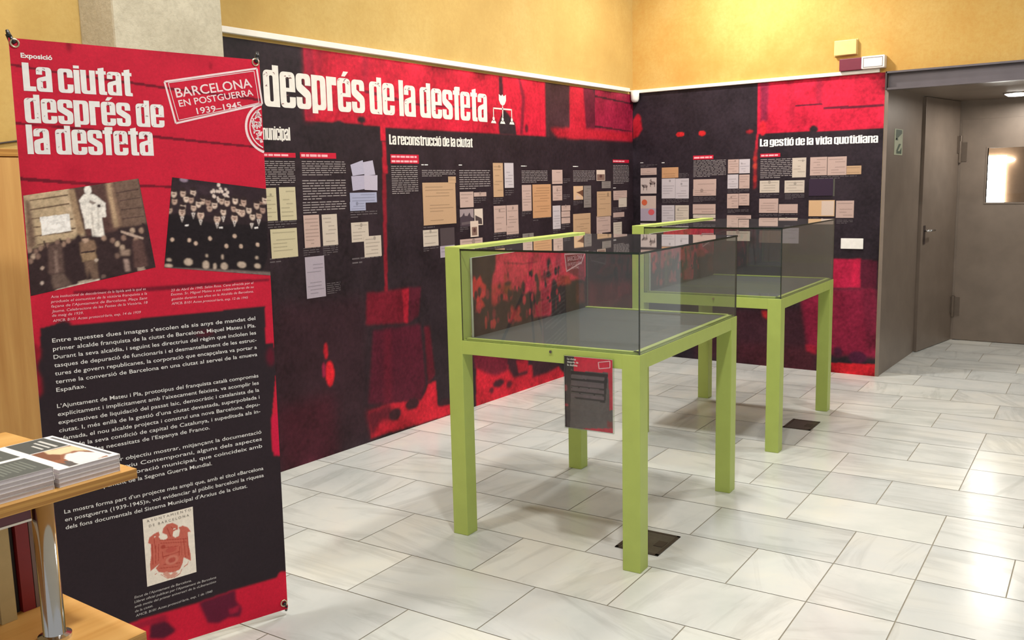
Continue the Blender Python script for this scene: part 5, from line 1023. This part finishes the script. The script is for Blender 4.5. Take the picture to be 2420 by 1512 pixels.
# exit sign on the lining
t = thing('exit_sign', 'pale exit sign with dark pictograms on the steel door lining', 'sign', (0.375, -2.0925, 1.77))
TS = (Vector((-.125, -.0031, -.098)), X3, Z3, -Y3)
add_box('plate', (-.125, -.003, -.098), (.125, 0, .098), 'sign_pale', t)
bm = bmesh.new()
def sf(pts):
    bm.faces.new([bm.verts.new(place(TS, u, v, .0006)) for u, v in pts])
sf([(.03, .11), (.10, .11), (.10, .125), (.03, .125)])
sf([(.03, .11), (.22, .165), (.22, .19), (.03, .19)]); 
sf([(.06, .01), (.22, .01), (.22, .03), (.06, .03)]); sf([(.05, .03), (.10, .03), (.20, .085), (.13, .085)]); sf([(.16, .03), (.22, .03), (.22, .06)])
from_bm('pictogram', bm, 'sign_green', t)
# corridor seen through the window of the inner door
bm = bmesh.new()
box(bm, 4.2, -4.4, 0, 4.3, -1.6, 2.6)
structure(from_bm('wall_corridor', bm, simple('corridor_panel', (118, 90, 64), .6)), 'brown wall of the corridor behind the door')
structure(add_box('ceiling_corridor', (DX + .06, -4.4, 2.6), (4.3, -1.6, 2.65), 'ceiling'))
structure(add_box('window_1', (4.17, -2.345, 1.0), (4.199, -1.95, 1.715), 'white_glow'), 'bright window in the corridor')
structure(add_box('glare_panel', (4.17, -2.36, 1.86), (4.199, -2.06, 2.16), 'white_glow'), 'unseen lamp panel added for the floor glare')  # glowing panel out of view, added to give the floor its bright streak
t = thing('wall_lamp', 'bright lamp seen through the window of the inner door', 'lamp', (4.17, -2.30, 1.665))
bm = bmesh.new()
bmesh.ops.create_uvsphere(bm, u_segments=24, v_segments=12, radius=1.0, matrix=Matrix.Diagonal((.05, .135, .036, 1)))
from_bm('shade', bm, 'white_glow', t, True)
add_box('wall_mount', (.0, -.04, -.03), (.029, .04, .03), 'white_plastic', t)
cl = bpy.data.lights.new('corridor_glow', 'AREA'); cl.energy = 7; cl.size = .8; cl.color = (1, .92, .8)
clo = bpy.data.objects.new('corridor_glow', cl); clo.location = (3.1, -3.0, 2.55); C.objects.link(clo)

# ------------------------------------------------------------------ floor boxes
for (x0, y0, x1, y1), lb in (((-3.972, -2.214, -3.736, -2.02), 'brown metal floor box beside the near front leg of the nearer case'), ((-1.785, -2.14, -1.56, -1.972), 'dark metal floor box by the far green case')):
    t = thing('floor_box', lb, 'floor box', ((x0 + x1) / 2, (y0 + y1) / 2, 0), 0.04, 'metal floor boxes')
    a, b_ = (x1 - x0) / 2, (y1 - y0) / 2
    bm = bmesh.new()
    for p, q in (((-a, -b_, 0), (a, -b_ + .014, .004)), ((-a, b_ - .014, 0), (a, b_, .004)), ((-a, -b_, 0), (-a + .014, b_, .004)), ((a - .014, -b_, 0), (a, b_, .004))):
        box(bm, *p, *q)
    from_bm('frame', bm, 'grate_frame', t)
    add_box('lid', (-a + .015, -b_ + .015, 0), (a - .015, b_ - .015, .003), 'grate', t)
    add_box('cable_flap', (-.03, -b_ + .02, .0031), (.03, -b_ + .06, .0045), 'grate_frame', t)

# ------------------------------------------------------------------ green display cases
CW, CD, ZR, ZT, LG = 1.137, 0.887, 0.862, 1.240, 0.075
RHt = 0.058
def make_case(x, y, a, label):
    t = thing('display_case', label, 'display case', (x, y, 0), a, 'green display cases')
    for i, (lx, ly, h) in enumerate(((0, 0, 1.256), (CW - LG, 0, 1.256), (0, -CD + LG, ZR), (CW - LG, -CD + LG, ZR))):
        add_box('leg', (lx, ly - LG, 0), (lx + LG, ly, h), 'green', t, 0.003)
    e = 0.0008
    add_box('rail', (LG - .001, -CD + e, ZR - RHt), (CW - LG + .001, -CD + .03, ZR), 'green', t, 0.0015)
    add_box('rail', (LG - .001, -.035, ZR - RHt), (CW - LG + .001, -e, ZR), 'green', t, 0.0015)
    add_box('rail', (e, -CD + LG - .001, ZR - RHt), (.03, -LG + .001, ZR), 'green', t, 0.0015)
    add_box('rail', (CW - .03, -CD + LG - .001, ZR - RHt), (CW - e, -LG + .001, ZR), 'green', t, 0.0015)
    add_box('top_beam', (LG - .001, -LG + .002, 1.200), (CW - LG + .001, -e, 1.2555), 'green', t, 0.0015)
    # inner lip that the glass stands against
    bm = bmesh.new()
    zl = ZR + .009
    for p, q in (((.014, -CD + .014, ZR - .004), (CW - .014, -CD + .036, zl)), ((.014, -CD + .014, ZR - .004), (.036, -LG - .014, zl)), ((CW - .036, -CD + .014, ZR - .004), (CW - .014, -LG - .014, zl))):
        box(bm, *p, *q)
    from_bm('lip', bm, 'green', t)
    add_box('base_board', (.030, -CD + .030, ZR - .03), (CW - .030, -.036, ZR + .004), 'board', t)
    # printed panel along the wall side
    pw, ph = CW - LG - .022, 1.205 - ZR - .004
    pn = add_box('back_panel', (LG, -LG - .0105, ZR + .0041), (LG + pw, -LG - .0005, 1.205), 'foam', t)
    TP = (Vector((LG, -LG - .0107, ZR + .004)), X3, Z3, -Y3)
    sheet('panel_print', TP, paint(pw, ph, 0.004, (58, 42, 46), DATA['C_art'], 0.20, 5, .02), 'print', pn, 0.0003)
    q = DATA['C_stamp']
    stamp_frame('stamp_print', TP, q, 'ink_cap', pn, 0.0009, .005, .0025)
    u0, v0 = q[3]
    lettering('stamp_lettering', TP, [('BARCELONA', (u0 + .012, v0 + .050), (q[1][0] - .03, q[1][1] - .028), .024), ('EN POSTGUERRA', (u0 + .014, v0 + .026), (q[1][0] - .035, q[1][1] - .056), .017), ('1939-1945', (u0 + .05, v0 + .008), (q[1][0] - .07, q[1][1] - .075), .014)], 'ink_cap', pn, 0.0009)
    # glass: three upright sheets and the top sheet; dark polished edges
    def pane(name, p, q_, thin):
        bm = bmesh.new()
        fs = box(bm, *p, *q_)
        bmesh.ops.recalc_face_normals(bm, faces=bm.faces[:])
        for f_ in bm.faces:
            f_.material_index = 0 if abs(f_.normal[thin]) > .9 else 1
        return from_bm(name, bm, ['glass', 'glass_edge'], t)
    gt = 0.006
    pane('glass_pane', (.003, -CD + .003, ZR + .0005), (.003 + gt, -LG - .001, ZT), 0)
    pane('glass_pane', (CW - .003 - gt, -CD + .003, ZR + .0005), (CW - .003, -LG - .012, ZT), 0)
    pane('glass_pane', (.0035 + gt, -CD + .003, ZR + .0005), (CW - .0035 - gt, -CD + .003 + gt, ZT), 1)
    pane('glass_top', (.001, -CD + .001, ZT + .0003), (CW - .001, -LG - .001, ZT + .0083), 2)
    bm = bmesh.new()
    tube(bm, (-.006, -.505, ZR - .014), (.0, -.505, ZR - .014), .006, 12)
    from_bm('lock', bm, 'chrome', t)
    return t
make_case(-4.2125, -1.3528, 0.0639, 'nearer lime green display case with an information sheet on its rail')
make_case(-2.370, -1.2531, 0.0463, 'farther lime green glass topped case by the short mural')

# sheet in a clear holder on the near rail of the first case
hp = Matrix.Translation((-4.2125, -1.3528, 0)) @ Matrix.Rotation(0.0639, 4, 'Z')
h = thing('sign_holder', 'clear acrylic holder with a printed sheet hanging on the near case rail', 'sign holder', hp @ Vector((-.002, -.676, .696)), 0.0639)
TH_ = (Vector((-.012, .104, -.143)), -Y3, Z3, -X3)
bm = bmesh.new()
box(bm, -.0145, -.107, -.148, -.0125, .107, .146)
box(bm, -.003, -.107, -.148, -.001, .107, .146)
box(bm, -.0125, -.107, -.148, -.003, -.1052, .146)
box(bm, -.0125, .1052, -.148, -.003, .107, .146)
box(bm, -.0125, -.1052, -.148, -.003, .1052, -.146)
from_bm('holder', bm, 'acrylic', h)
us, vs, img = paint(1, 1, 0.012, (96, 86, 88), DATA['sheet'], 0.08, 4, .03)
bk = add_box('printed_sheet', (-.0117, -.104, -.1435), (-.0105, .104, .1435), 'paper', h)
sheet('sheet_print', TH_, (us * .208, vs * .286, img), 'doc', bk, 0.0001)
lettering('sheet_lettering', TH_, [('La ciutat', (.013, .272), (.052, .272), .008), ('despr\u00e9s de', (.013, .260), (.062, .260), .008), ('la desfeta', (.013, .248), (.058, .248), .008)], 'ink_white', bk, 0.0004, 0.02)
stamp_frame('sheet_stamp', TH_, [(.148, .272), (.198, .281), (.198, .255), (.151, .247)], 'ink_cap', bk, 0.0004, .003, .0012)
for y0, n in ((.205, 2), (.183, 3), (.160, 2), (.137, 2), (.105, 4), (.075, 4), (.045, 4)):
    text_lines(TH_, (.03, y0 - .008, .165, y0 + .010), n, 'c', bk, 0.0004)

# ------------------------------------------------------------------ standing banner
BW, BH = 0.7408, 1.9038
ban = thing('exhibition_banner', 'tall red and black printed banner standing left of the mural', 'banner', (-5.86114, -1.15382, 0.04), -0.2672)
ban.matrix_world = Matrix.Translation((-5.86114, -1.15382, 0.04)) @ Matrix.Rotation(-0.2672, 4, 'Z') @ Matrix.Rotation(-math.radians(0.79), 4, 'X') @ Matrix.Rotation(math.radians(0.91), 4, 'Y')
TB = (Vector((0, -.0008, 0)), X3, Z3, -Y3)
add_box('cloth', (0, -.0006, 0), (BW, .0006, BH), 'paper', ban)
sheet('banner_print', TB, paint(BW, BH, 0.0028, (200, 32, 58), DATA['B_art'], 0.05, 9, .03), 'banner', ban, 0.0001)
poster_title('title', TB, 'La ciutat', (.028, 1.760), (.327, 1.762), .069, 'ink_white', ban, .001, True)
poster_title('title', TB, 'despr\u00e9s de', (.0255, 1.671), (.417, 1.672), .070, 'ink_white', ban, .001, True)
poster_title('title', TB, 'la desfeta', (.0245, 1.583), (.378, 1.585), .073, 'ink_white', ban, .001, True)
lettering('subtitle', TB, [('Exposici\u00f3', (.0271, 1.852), (.1090, 1.8515), .0135)], 'ink_white', ban, 0.001, 0.03)
stamp_frame('stamp_print', TB, DATA['B_stamp'], 'ink_stamp', ban, 0.001, .006, .0022, (DATA['B_ring'], 0.082, BW))
st = DATA['B_stext']
lettering('stamp_lettering', TB, [('BARCELONA', st[0][0], st[0][1], .030), ('EN POSTGUERRA', st[1][0], st[1][1], .021), ('1939\u20131945', st[2][0], st[2][1], .020)], 'ink_stamp', ban, 0.001, 0.012)
art = paint(1, 1, 0.005, (60, 44, 46), DATA['ph1'], 0.12, 2, .012, .8)
sheet('photo_print', TB, art, 'doc', ban, 0.0008, DATA['B_photo1'])
art = paint(1, 1, 0.005, (48, 36, 40), DATA['ph2'], 0.10, 6, .012, .8)
q2 = [(min(u, BW), v) for u, v in DATA['B_photo2']]
sheet('photo_print', TB, art, 'doc', ban, 0.0008, q2)
art = paint(1, 1, 0.008, (246, 236, 222), DATA['crest'], 0.03, 8, .02)
crest = sheet('crest_print', TB, art, 'doc', ban, 0.0008, DATA['B_crest'])
cq = DATA['B_crest']
lettering('crest_lettering', TB, [('A Y U N T A M I E N T O', (cq[0][0] + .012, cq[0][1] - .014), (cq[1][0] - .006, cq[1][1] - .0125), .0085), ('D E   B A R C E L O N A', (cq[0][0] + .018, cq[0][1] - .031), (cq[1][0] - .014, cq[1][1] - .0295), .0085)], 'ink_dark', ban, 0.0014)
para = [
 ['Entre aquestes dues imatges s\u2019escolen els sis anys de mandat del', 'primer alcalde franquista de la ciutat de Barcelona, Miquel Mateu i Pla.', 'Durant la seva alcaldia, i seguint les directrius del r\u00e8gim que incloIen les', 'tasques de depuraci\u00f3 de funcionaris i el desmantellament de les estruc-', 'tures de govern republicanes, la corporaci\u00f3 que encap\u00e7alava va portar a', 'terme la conversi\u00f3 de Barcelona en una ciutat al servei de la \u00abnueva', 'Espa\u00f1a\u00bb.'],
 ['L\u2019Ajuntament de Mateu i Pla, prototipus del franquista catal\u00e0 comprom\u00e8s', 'expl\u00edcitament i impl\u00edcitament amb l\u2019aixecament feixista, va acomplir les', 'expectatives de liquidaci\u00f3 del passat laic, democr\u00e0tic i catalanista de la', 'ciutat. I, m\u00e9s enll\u00e0 de la gesti\u00f3 d\u2019una ciutat devastada, superpoblada i', 'afamada, el nou alcalde projecta i constru\u00ed una nova Barcelona, depu-', 'rada de la seva condici\u00f3 de capital de Catalunya, i supeditada als in-', 'teressos i les necessitats de l\u2019Espanya de Franco.'],
 ['L\u2019exposici\u00f3 t\u00e9 per objectiu mostrar, mitjan\u00e7ant la documentaci\u00f3', 'dels fons de l\u2019Arxiu Contemporani, alguns dels aspectes', 'de la primera corporaci\u00f3 municipal, que coincideix amb', 'el desenvolupament de la Segona Guerra Mundial.'],
 ['La mostra forma part d\u2019un projecte m\u00e9s ampli que, amb el t\u00edtol \u00abBarcelona', 'en postguerra (1939-1945)\u00bb, vol evidenciar al p\u00fablic barcelon\u00ed la riquesa', 'dels fons documentals del Sistema Municipal d\u2019Arxius de la ciutat.']]
ends = [[1, 1, 1, 1, 1, 1, .13], [1, 1, 1, 1, 1, 1, .50], [1, 1, 1, .50], [1, 1, .617]]
starts = [(1.0355, .048), (.8385, .0465), (.6425, .045), (.514, .0425)]
for P_, E_, (v0, u0) in zip(para, ends, starts):
    ls = []
    for i, (s, e) in enumerate(zip(P_, E_)):
        v = v0 - .0247 * i
        u1 = .678 if e == 1 else e
        ls.append((s, (u0, v), (u1, v + (u1 - u0) * .0135), .0128))
    lettering('paragraph', TB, ls, 'ink_white', ban, 0.001, 0.006)
caps = [('B_cap1', ['Acte institucional de descobriment de la l\u00e0pida amb la qual es', 'produeix el comunicat de la vict\u00f2ria franquista a la', 'fa\u00e7ana de l\u2019Ajuntament de Barcelona. Pla\u00e7a Sant', 'Jaume. Celebracions de les Festes de la Vict\u00f2ria, 18', 'de maig de 1939.', 'AMCB. B101 Actes protocol\u00b7laris, exp. 14 de 1939'], 'ink_cap'),
        ('B_cap2', ['23 de Abril de 1945. Sal\u00f3n Rosa. Cena ofrecida por el', 'Excmo. Sr. Miguel Mateu a sus colaboradores de su', 'gesti\u00f3n durante sus a\u00f1os en la Alcald\u00eda de Barcelona.', 'AMCB. B101 Actes protocol\u00b7laris, exp. 12 de 1945'], 'ink_cap'),
        ('B_cap3', ['Escut de l\u2019Ajuntament de Barcelona.', 'Llibret oficial publicat per l\u2019Ajuntament de Barcelona', 'amb motiu del primer aniversari de la \u00abLiberaci\u00f3n\u00bb', 'de la ciutat.', 'AMCB. B101 Actes protocol\u00b7laris, exp. 1 de 1940'], 'ink_pale')]
for key, L_, mt in caps:
    lettering('caption', TB, [(s, a, b_, .0082) for s, (a, b_) in zip(L_, DATA[key])], mt, ban, 0.001, 0.0, 0.2)
gr = [(.0145, 1.890), (.7265, 1.8955), (.7265, .0256), (.0145, .0256)]
for k, (u, v) in enumerate(gr):
    bm = bmesh.new()
    torus(bm, (u, -.0025, v), (0, 1, 0), .0105, .0030, 24, 8)
    from_bm('grommet', bm, 'brass', ban, True)
    sx, sz = (-1 if k in (0, 3) else 1), (1 if k < 2 else -1)
    bm = bmesh.new()
    tube(bm, (u, -.004, v), (u + sx * .010, .004, v + sz * .018), .0055, 10)
    tube(bm, (u + sx * .010, .004, v + sz * .016), (u + sx * .014, .012, v + sz * .036), .0075, 10, .0045)
    from_bm('hook', bm, 'black', ban, True)
for k, (u, v) in enumerate(gr):
    bm = bmesh.new()
    sx, sz = (-1 if k in (0, 3) else 1), (1 if k < 2 else -1)
    tube(bm, (u + sx * .014, .012, v + sz * .026), (BW / 2, .14, .95), .006, 10)
    from_bm('support_pole', bm, 'black', ban, True)
bm = bmesh.new()
lathe(bm, [(.03, -.03), (.03, .03)], 20, (BW / 2, .14, .95))
from_bm('hub', bm, 'black', ban)
bm = bmesh.new()
tube(bm, (BW / 2, .14, .95), (BW / 2, .62, -.035), .008, 10)
from_bm('rear_leg', bm, 'black', ban, True)

# ------------------------------------------------------------------ furniture at the left
t = thing('cabinet', 'tall plain beech cabinet against the wall behind the banner', 'cabinet', (-6.0, -.24, 0))
add_box('carcass', (-1.1, -.21, .0), (.62, .22, 1.645), 'wood_v', t, 0.002)
add_box('top_panel', (-1.11, -.222, 1.6455), (.63, .222, 1.672), 'wood_edge', t, 0.002)
for k in range(2):
    x0 = -1.095 + k * .857
    dd = add_box('door', (x0, -.2245, .06), (x0 + .853, -.2105, 1.640), 'wood_v', t, 0.001)
    bm = bmesh.new()
    xk = x0 + (.82 if k == 0 else .035)
    tube(bm, (xk, -.2245, .80), (xk, -.245, .80), .008, 12)
    from_bm('knob', bm, 'chrome', dd, True)
bm = bmesh.new()
pts = [(-7.0, 1.64), (-5.55, 1.690), (-5.40, 1.705), (-5.15, 1.745), (-4.97, 1.79)]
for a, b_ in zip(pts, pts[1:]):
    tube(bm, (a[0], -.006, a[1]), (b_[0], -.006, b_[1]), .0035, 8)
tag(from_bm('wall_cable', bm, 'steel_dark'), 'thin dark cable on the ochre wall just above the cabinet', 'cable')

sf_ = thing('display_shelf', 'beech two tier shelf with chrome posts in the left foreground', 'shelf', (-6.6, -2.1, 0))
def local(x, y):
    return x + 6.6, y + 2.1
def board(name, x0, y0, x1, y1, z0, z1):
    bm = bmesh.new()
    a, b_ = local(x0, y0), local(x1, y1)
    box(bm, *a, z0, *b_, z1)
    bm.normal_update()
    bmesh.ops.recalc_face_normals(bm, faces=bm.faces[:])
    for f_ in bm.faces:
        f_.material_index = 0 if abs(f_.normal.z) > .9 else 1
    return from_bm(name, bm, ['wood', 'wood_edge'], sf_)
board('top_shelf', -7.02, -2.292, -6.246, -1.80, .982, 1.0)
board('lower_shelf', -7.02, -2.366, -6.299, -1.72, .7045, .7235)
board('base_shelf', -7.02, -2.366, -6.299, -1.72, .10, .12)
for x, y in ((-6.402, -2.2475), (-6.402, -1.86), (-6.92, -2.2475), (-6.92, -1.86)):
    bm = bmesh.new()
    lx, ly = local(x, y)
    tube(bm, (lx, ly, .0), (lx, ly, .982), .0185, 28)
    p_ = from_bm('post', bm, 'chrome', sf_, True)
    for pl in p_.data.polygons:
        pl.use_smooth = len(pl.vertices) == 4
    bm = bmesh.new()
    lathe(bm, [(.028, 0), (.028, .006), (.02, .009)], 28, (lx, ly, .7236))
    from_bm('collar', bm, 'chrome', sf_, False)
a, b_ = local(-6.92, -2.252), local(-6.424, -2.238)
add_box('support_rail', (a[0], a[1], .953), (b_[0], b_[1], .982), simple('plum_rail', (96, 50, 62), .4), sf_)
add_box('support_rail', (a[0], a[1] - .001, .949), (b_[0], b_[1], .9528), 'rail', sf_)

# standing books on the lower shelf
for x0, x1, y, hh, mt, nm, lb in ((-6.470, -6.434, -2.10, .215, 'black_book', 'book', 'black book at the left end of the lower shelf row'), (-6.432, -6.404, -2.118, .228, 'cream_book', 'book', 'cream spined book standing on the lower shelf'), (-6.402, -6.386, -2.09, .222, 'black_book', 'book', 'slim black book between the cream and the red book'),
                                 (-6.384, -6.3605, -2.10, .224, 'red_book', 'book', 'dark red book standing on the lower shelf'), (-6.359, -6.349, -2.10, .220, 'grey_book', 'book', 'thin grey brown book at the right end of the lower shelf row')):
    t = thing(nm, lb, 'book', ((x0 + x1) / 2, y, .7236), 0, 'books standing on the lower shelf')
    hw_ = (x1 - x0) / 2
    bm = bmesh.new()
    box(bm, -hw_, 0, 0, hw_, .003, hh); box(bm, -hw_, .0031, 0, -hw_ + .002, .17, hh); box(bm, hw_ - .002, .0031, 0, hw_, .17, hh)
    from_bm('cover', bm, mt, t)
    add_box('pages', (-hw_ + .0022, .0035, .003), (hw_ - .0022, .166, hh - .004), 'page', t)

# booklets lying in stacks on the top shelf
BKW, BKL, BKT = .114, .238, .0078
CV = [('p', [(.0, .0), (1, 0), (1, 1), (0, 1)], (238, 236, 234), .001), ('p', [(.19, .605), (.845, .60), (.845, 1), (.19, 1)], (84, 88, 86), .006),
      ('p', [(.19, .025), (.845, .025), (.845, .585), (.19, .585)], (150, 96, 70), .006), ('p', [(.19, .3), (.32, .25), (.46, .40), (.60, .46), (.74, .40), (.80, .2), (.845, .2), (.845, .585), (.5, .585), (.19, .585)], (128, 84, 62), .01),
      ('p', [(.40, .585), (.845, .56), (.845, .30), (.70, .40), (.48, .38), (.36, .48)], (225, 205, 165), .02), ('p', [(.30, .02), (.62, .02), (.845, .06), (.845, .20), (.72, .34), (.52, .36), (.38, .26)], (236, 232, 226), .015),
      ('p', [(.19, .025), (.34, .025), (.36, .16), (.30, .20), (.25, .12), (.19, .2)], (96, 92, 90), .012), ('p', [(.90, .06), (.955, .06), (.955, .95), (.90, .95)], (108, 110, 112), .004),
      ('p', [(.55, .66), (.60, .66), (.60, .90), (.55, .90)], (205, 205, 200), .006), ('p', [(.66, .64), (.71, .64), (.71, .92), (.66, .92)], (205, 205, 200), .006), ('p', [(.45, .66), (.49, .66), (.49, .82), (.45, .82)], (205, 205, 200), .006)]
CV2 = [('p', [(.0, .0), (1, 0), (1, 1), (0, 1)], (238, 236, 234), .001), ('p', [(.05, .0), (.99, .0), (.99, .42), (.05, .42)], (92, 97, 93), .005), ('p', [(.05, .47), (.99, .47), (.99, .86), (.05, .86)], (92, 97, 93), .005)] + [('p', [(.14 + .07 * i, .08 + .02 * (i % 3)), (.17 + .07 * i, .08 + .02 * (i % 3)), (.17 + .07 * i, .36), (.14 + .07 * i, .36)], (124, 130, 122), .01) for i in range(11)] + [('p', [(.14 + .08 * i, .55), (.17 + .08 * i, .55), (.17 + .08 * i, .80), (.14 + .08 * i, .80)], (122, 127, 120), .01) for i in range(9)]
CV3 = [('p', [(.0, .0), (1, 0), (1, 1), (0, 1)], (60, 58, 60), .001), ('p', [(.0, .0), (.14, .0), (.14, 1), (0, 1)], (225, 222, 220), .004)]
def make_booklet(cv):
    t = thing('booklet', '', 'booklet', (0, 0, 0))
    add_box('pages', (.001, .001, .0006), (BKW - .001, BKL - .001, BKT - .0007), 'page', t)
    c_ = bmesh.new()
    box(c_, 0, 0, 0, BKW, BKL, .0005)
    box(c_, 0, 0, BKT - .0006, BKW, BKL, BKT - .0001)
    box(c_, BKW - .0008, 0, 0, BKW, BKL, BKT - .0001)
    cv_ = from_bm('cover', c_, 'paper', t)
    us, vs, img = paint(1, 1, 0.014, (238, 236, 234), cv)
    sheet('cover_print', (Vector((0, 0, BKT)), X3, Y3, Z3), (us * BKW, vs * BKL, img), 'doc', cv_, 0.0)
    return t
def copy_tree(o, parent=None):
    c = o.copy()
    C.objects.link(c)
    if parent is not None:
        c.parent = parent
    for ch in list(o.children):
        copy_tree(ch, c)
    return c
word = ['bottom', 'second', 'third', 'fourth', 'fifth']
def stack(cv, x, y, n, rz, what, grp):
    proto = None
    for i in range(n):
        o = make_booklet(cv) if proto is None else copy_tree(proto)
        proto = proto or o
        o.location = (x + random.uniform(-.0012, .0012), y + random.uniform(-.0012, .0012), 1.0003 + i * (BKT + .0002))
        o.rotation_euler = (0, 0, rz + random.uniform(-.006, .006))
        w_ = 'topmost' if i == n - 1 else word[i] + ('' if i == 0 else ' from the bottom')
        o['label'] = what % w_
        o['group'] = grp
stack(CV, -6.384, -2.279, 4, 0.0, '%s white booklet of the stack at the right end of the shelf', 'booklets in the right stack')
stack(CV2, -6.5045, -2.277, 5, 0.0, '%s grey covered booklet of the stack nearest the camera on the shelf', 'booklets in the left stack')
stack(CV3, -6.487, -2.015, 4, 0.0, '%s dark covered booklet of the stack behind on the shelf', 'booklets in the back stack')
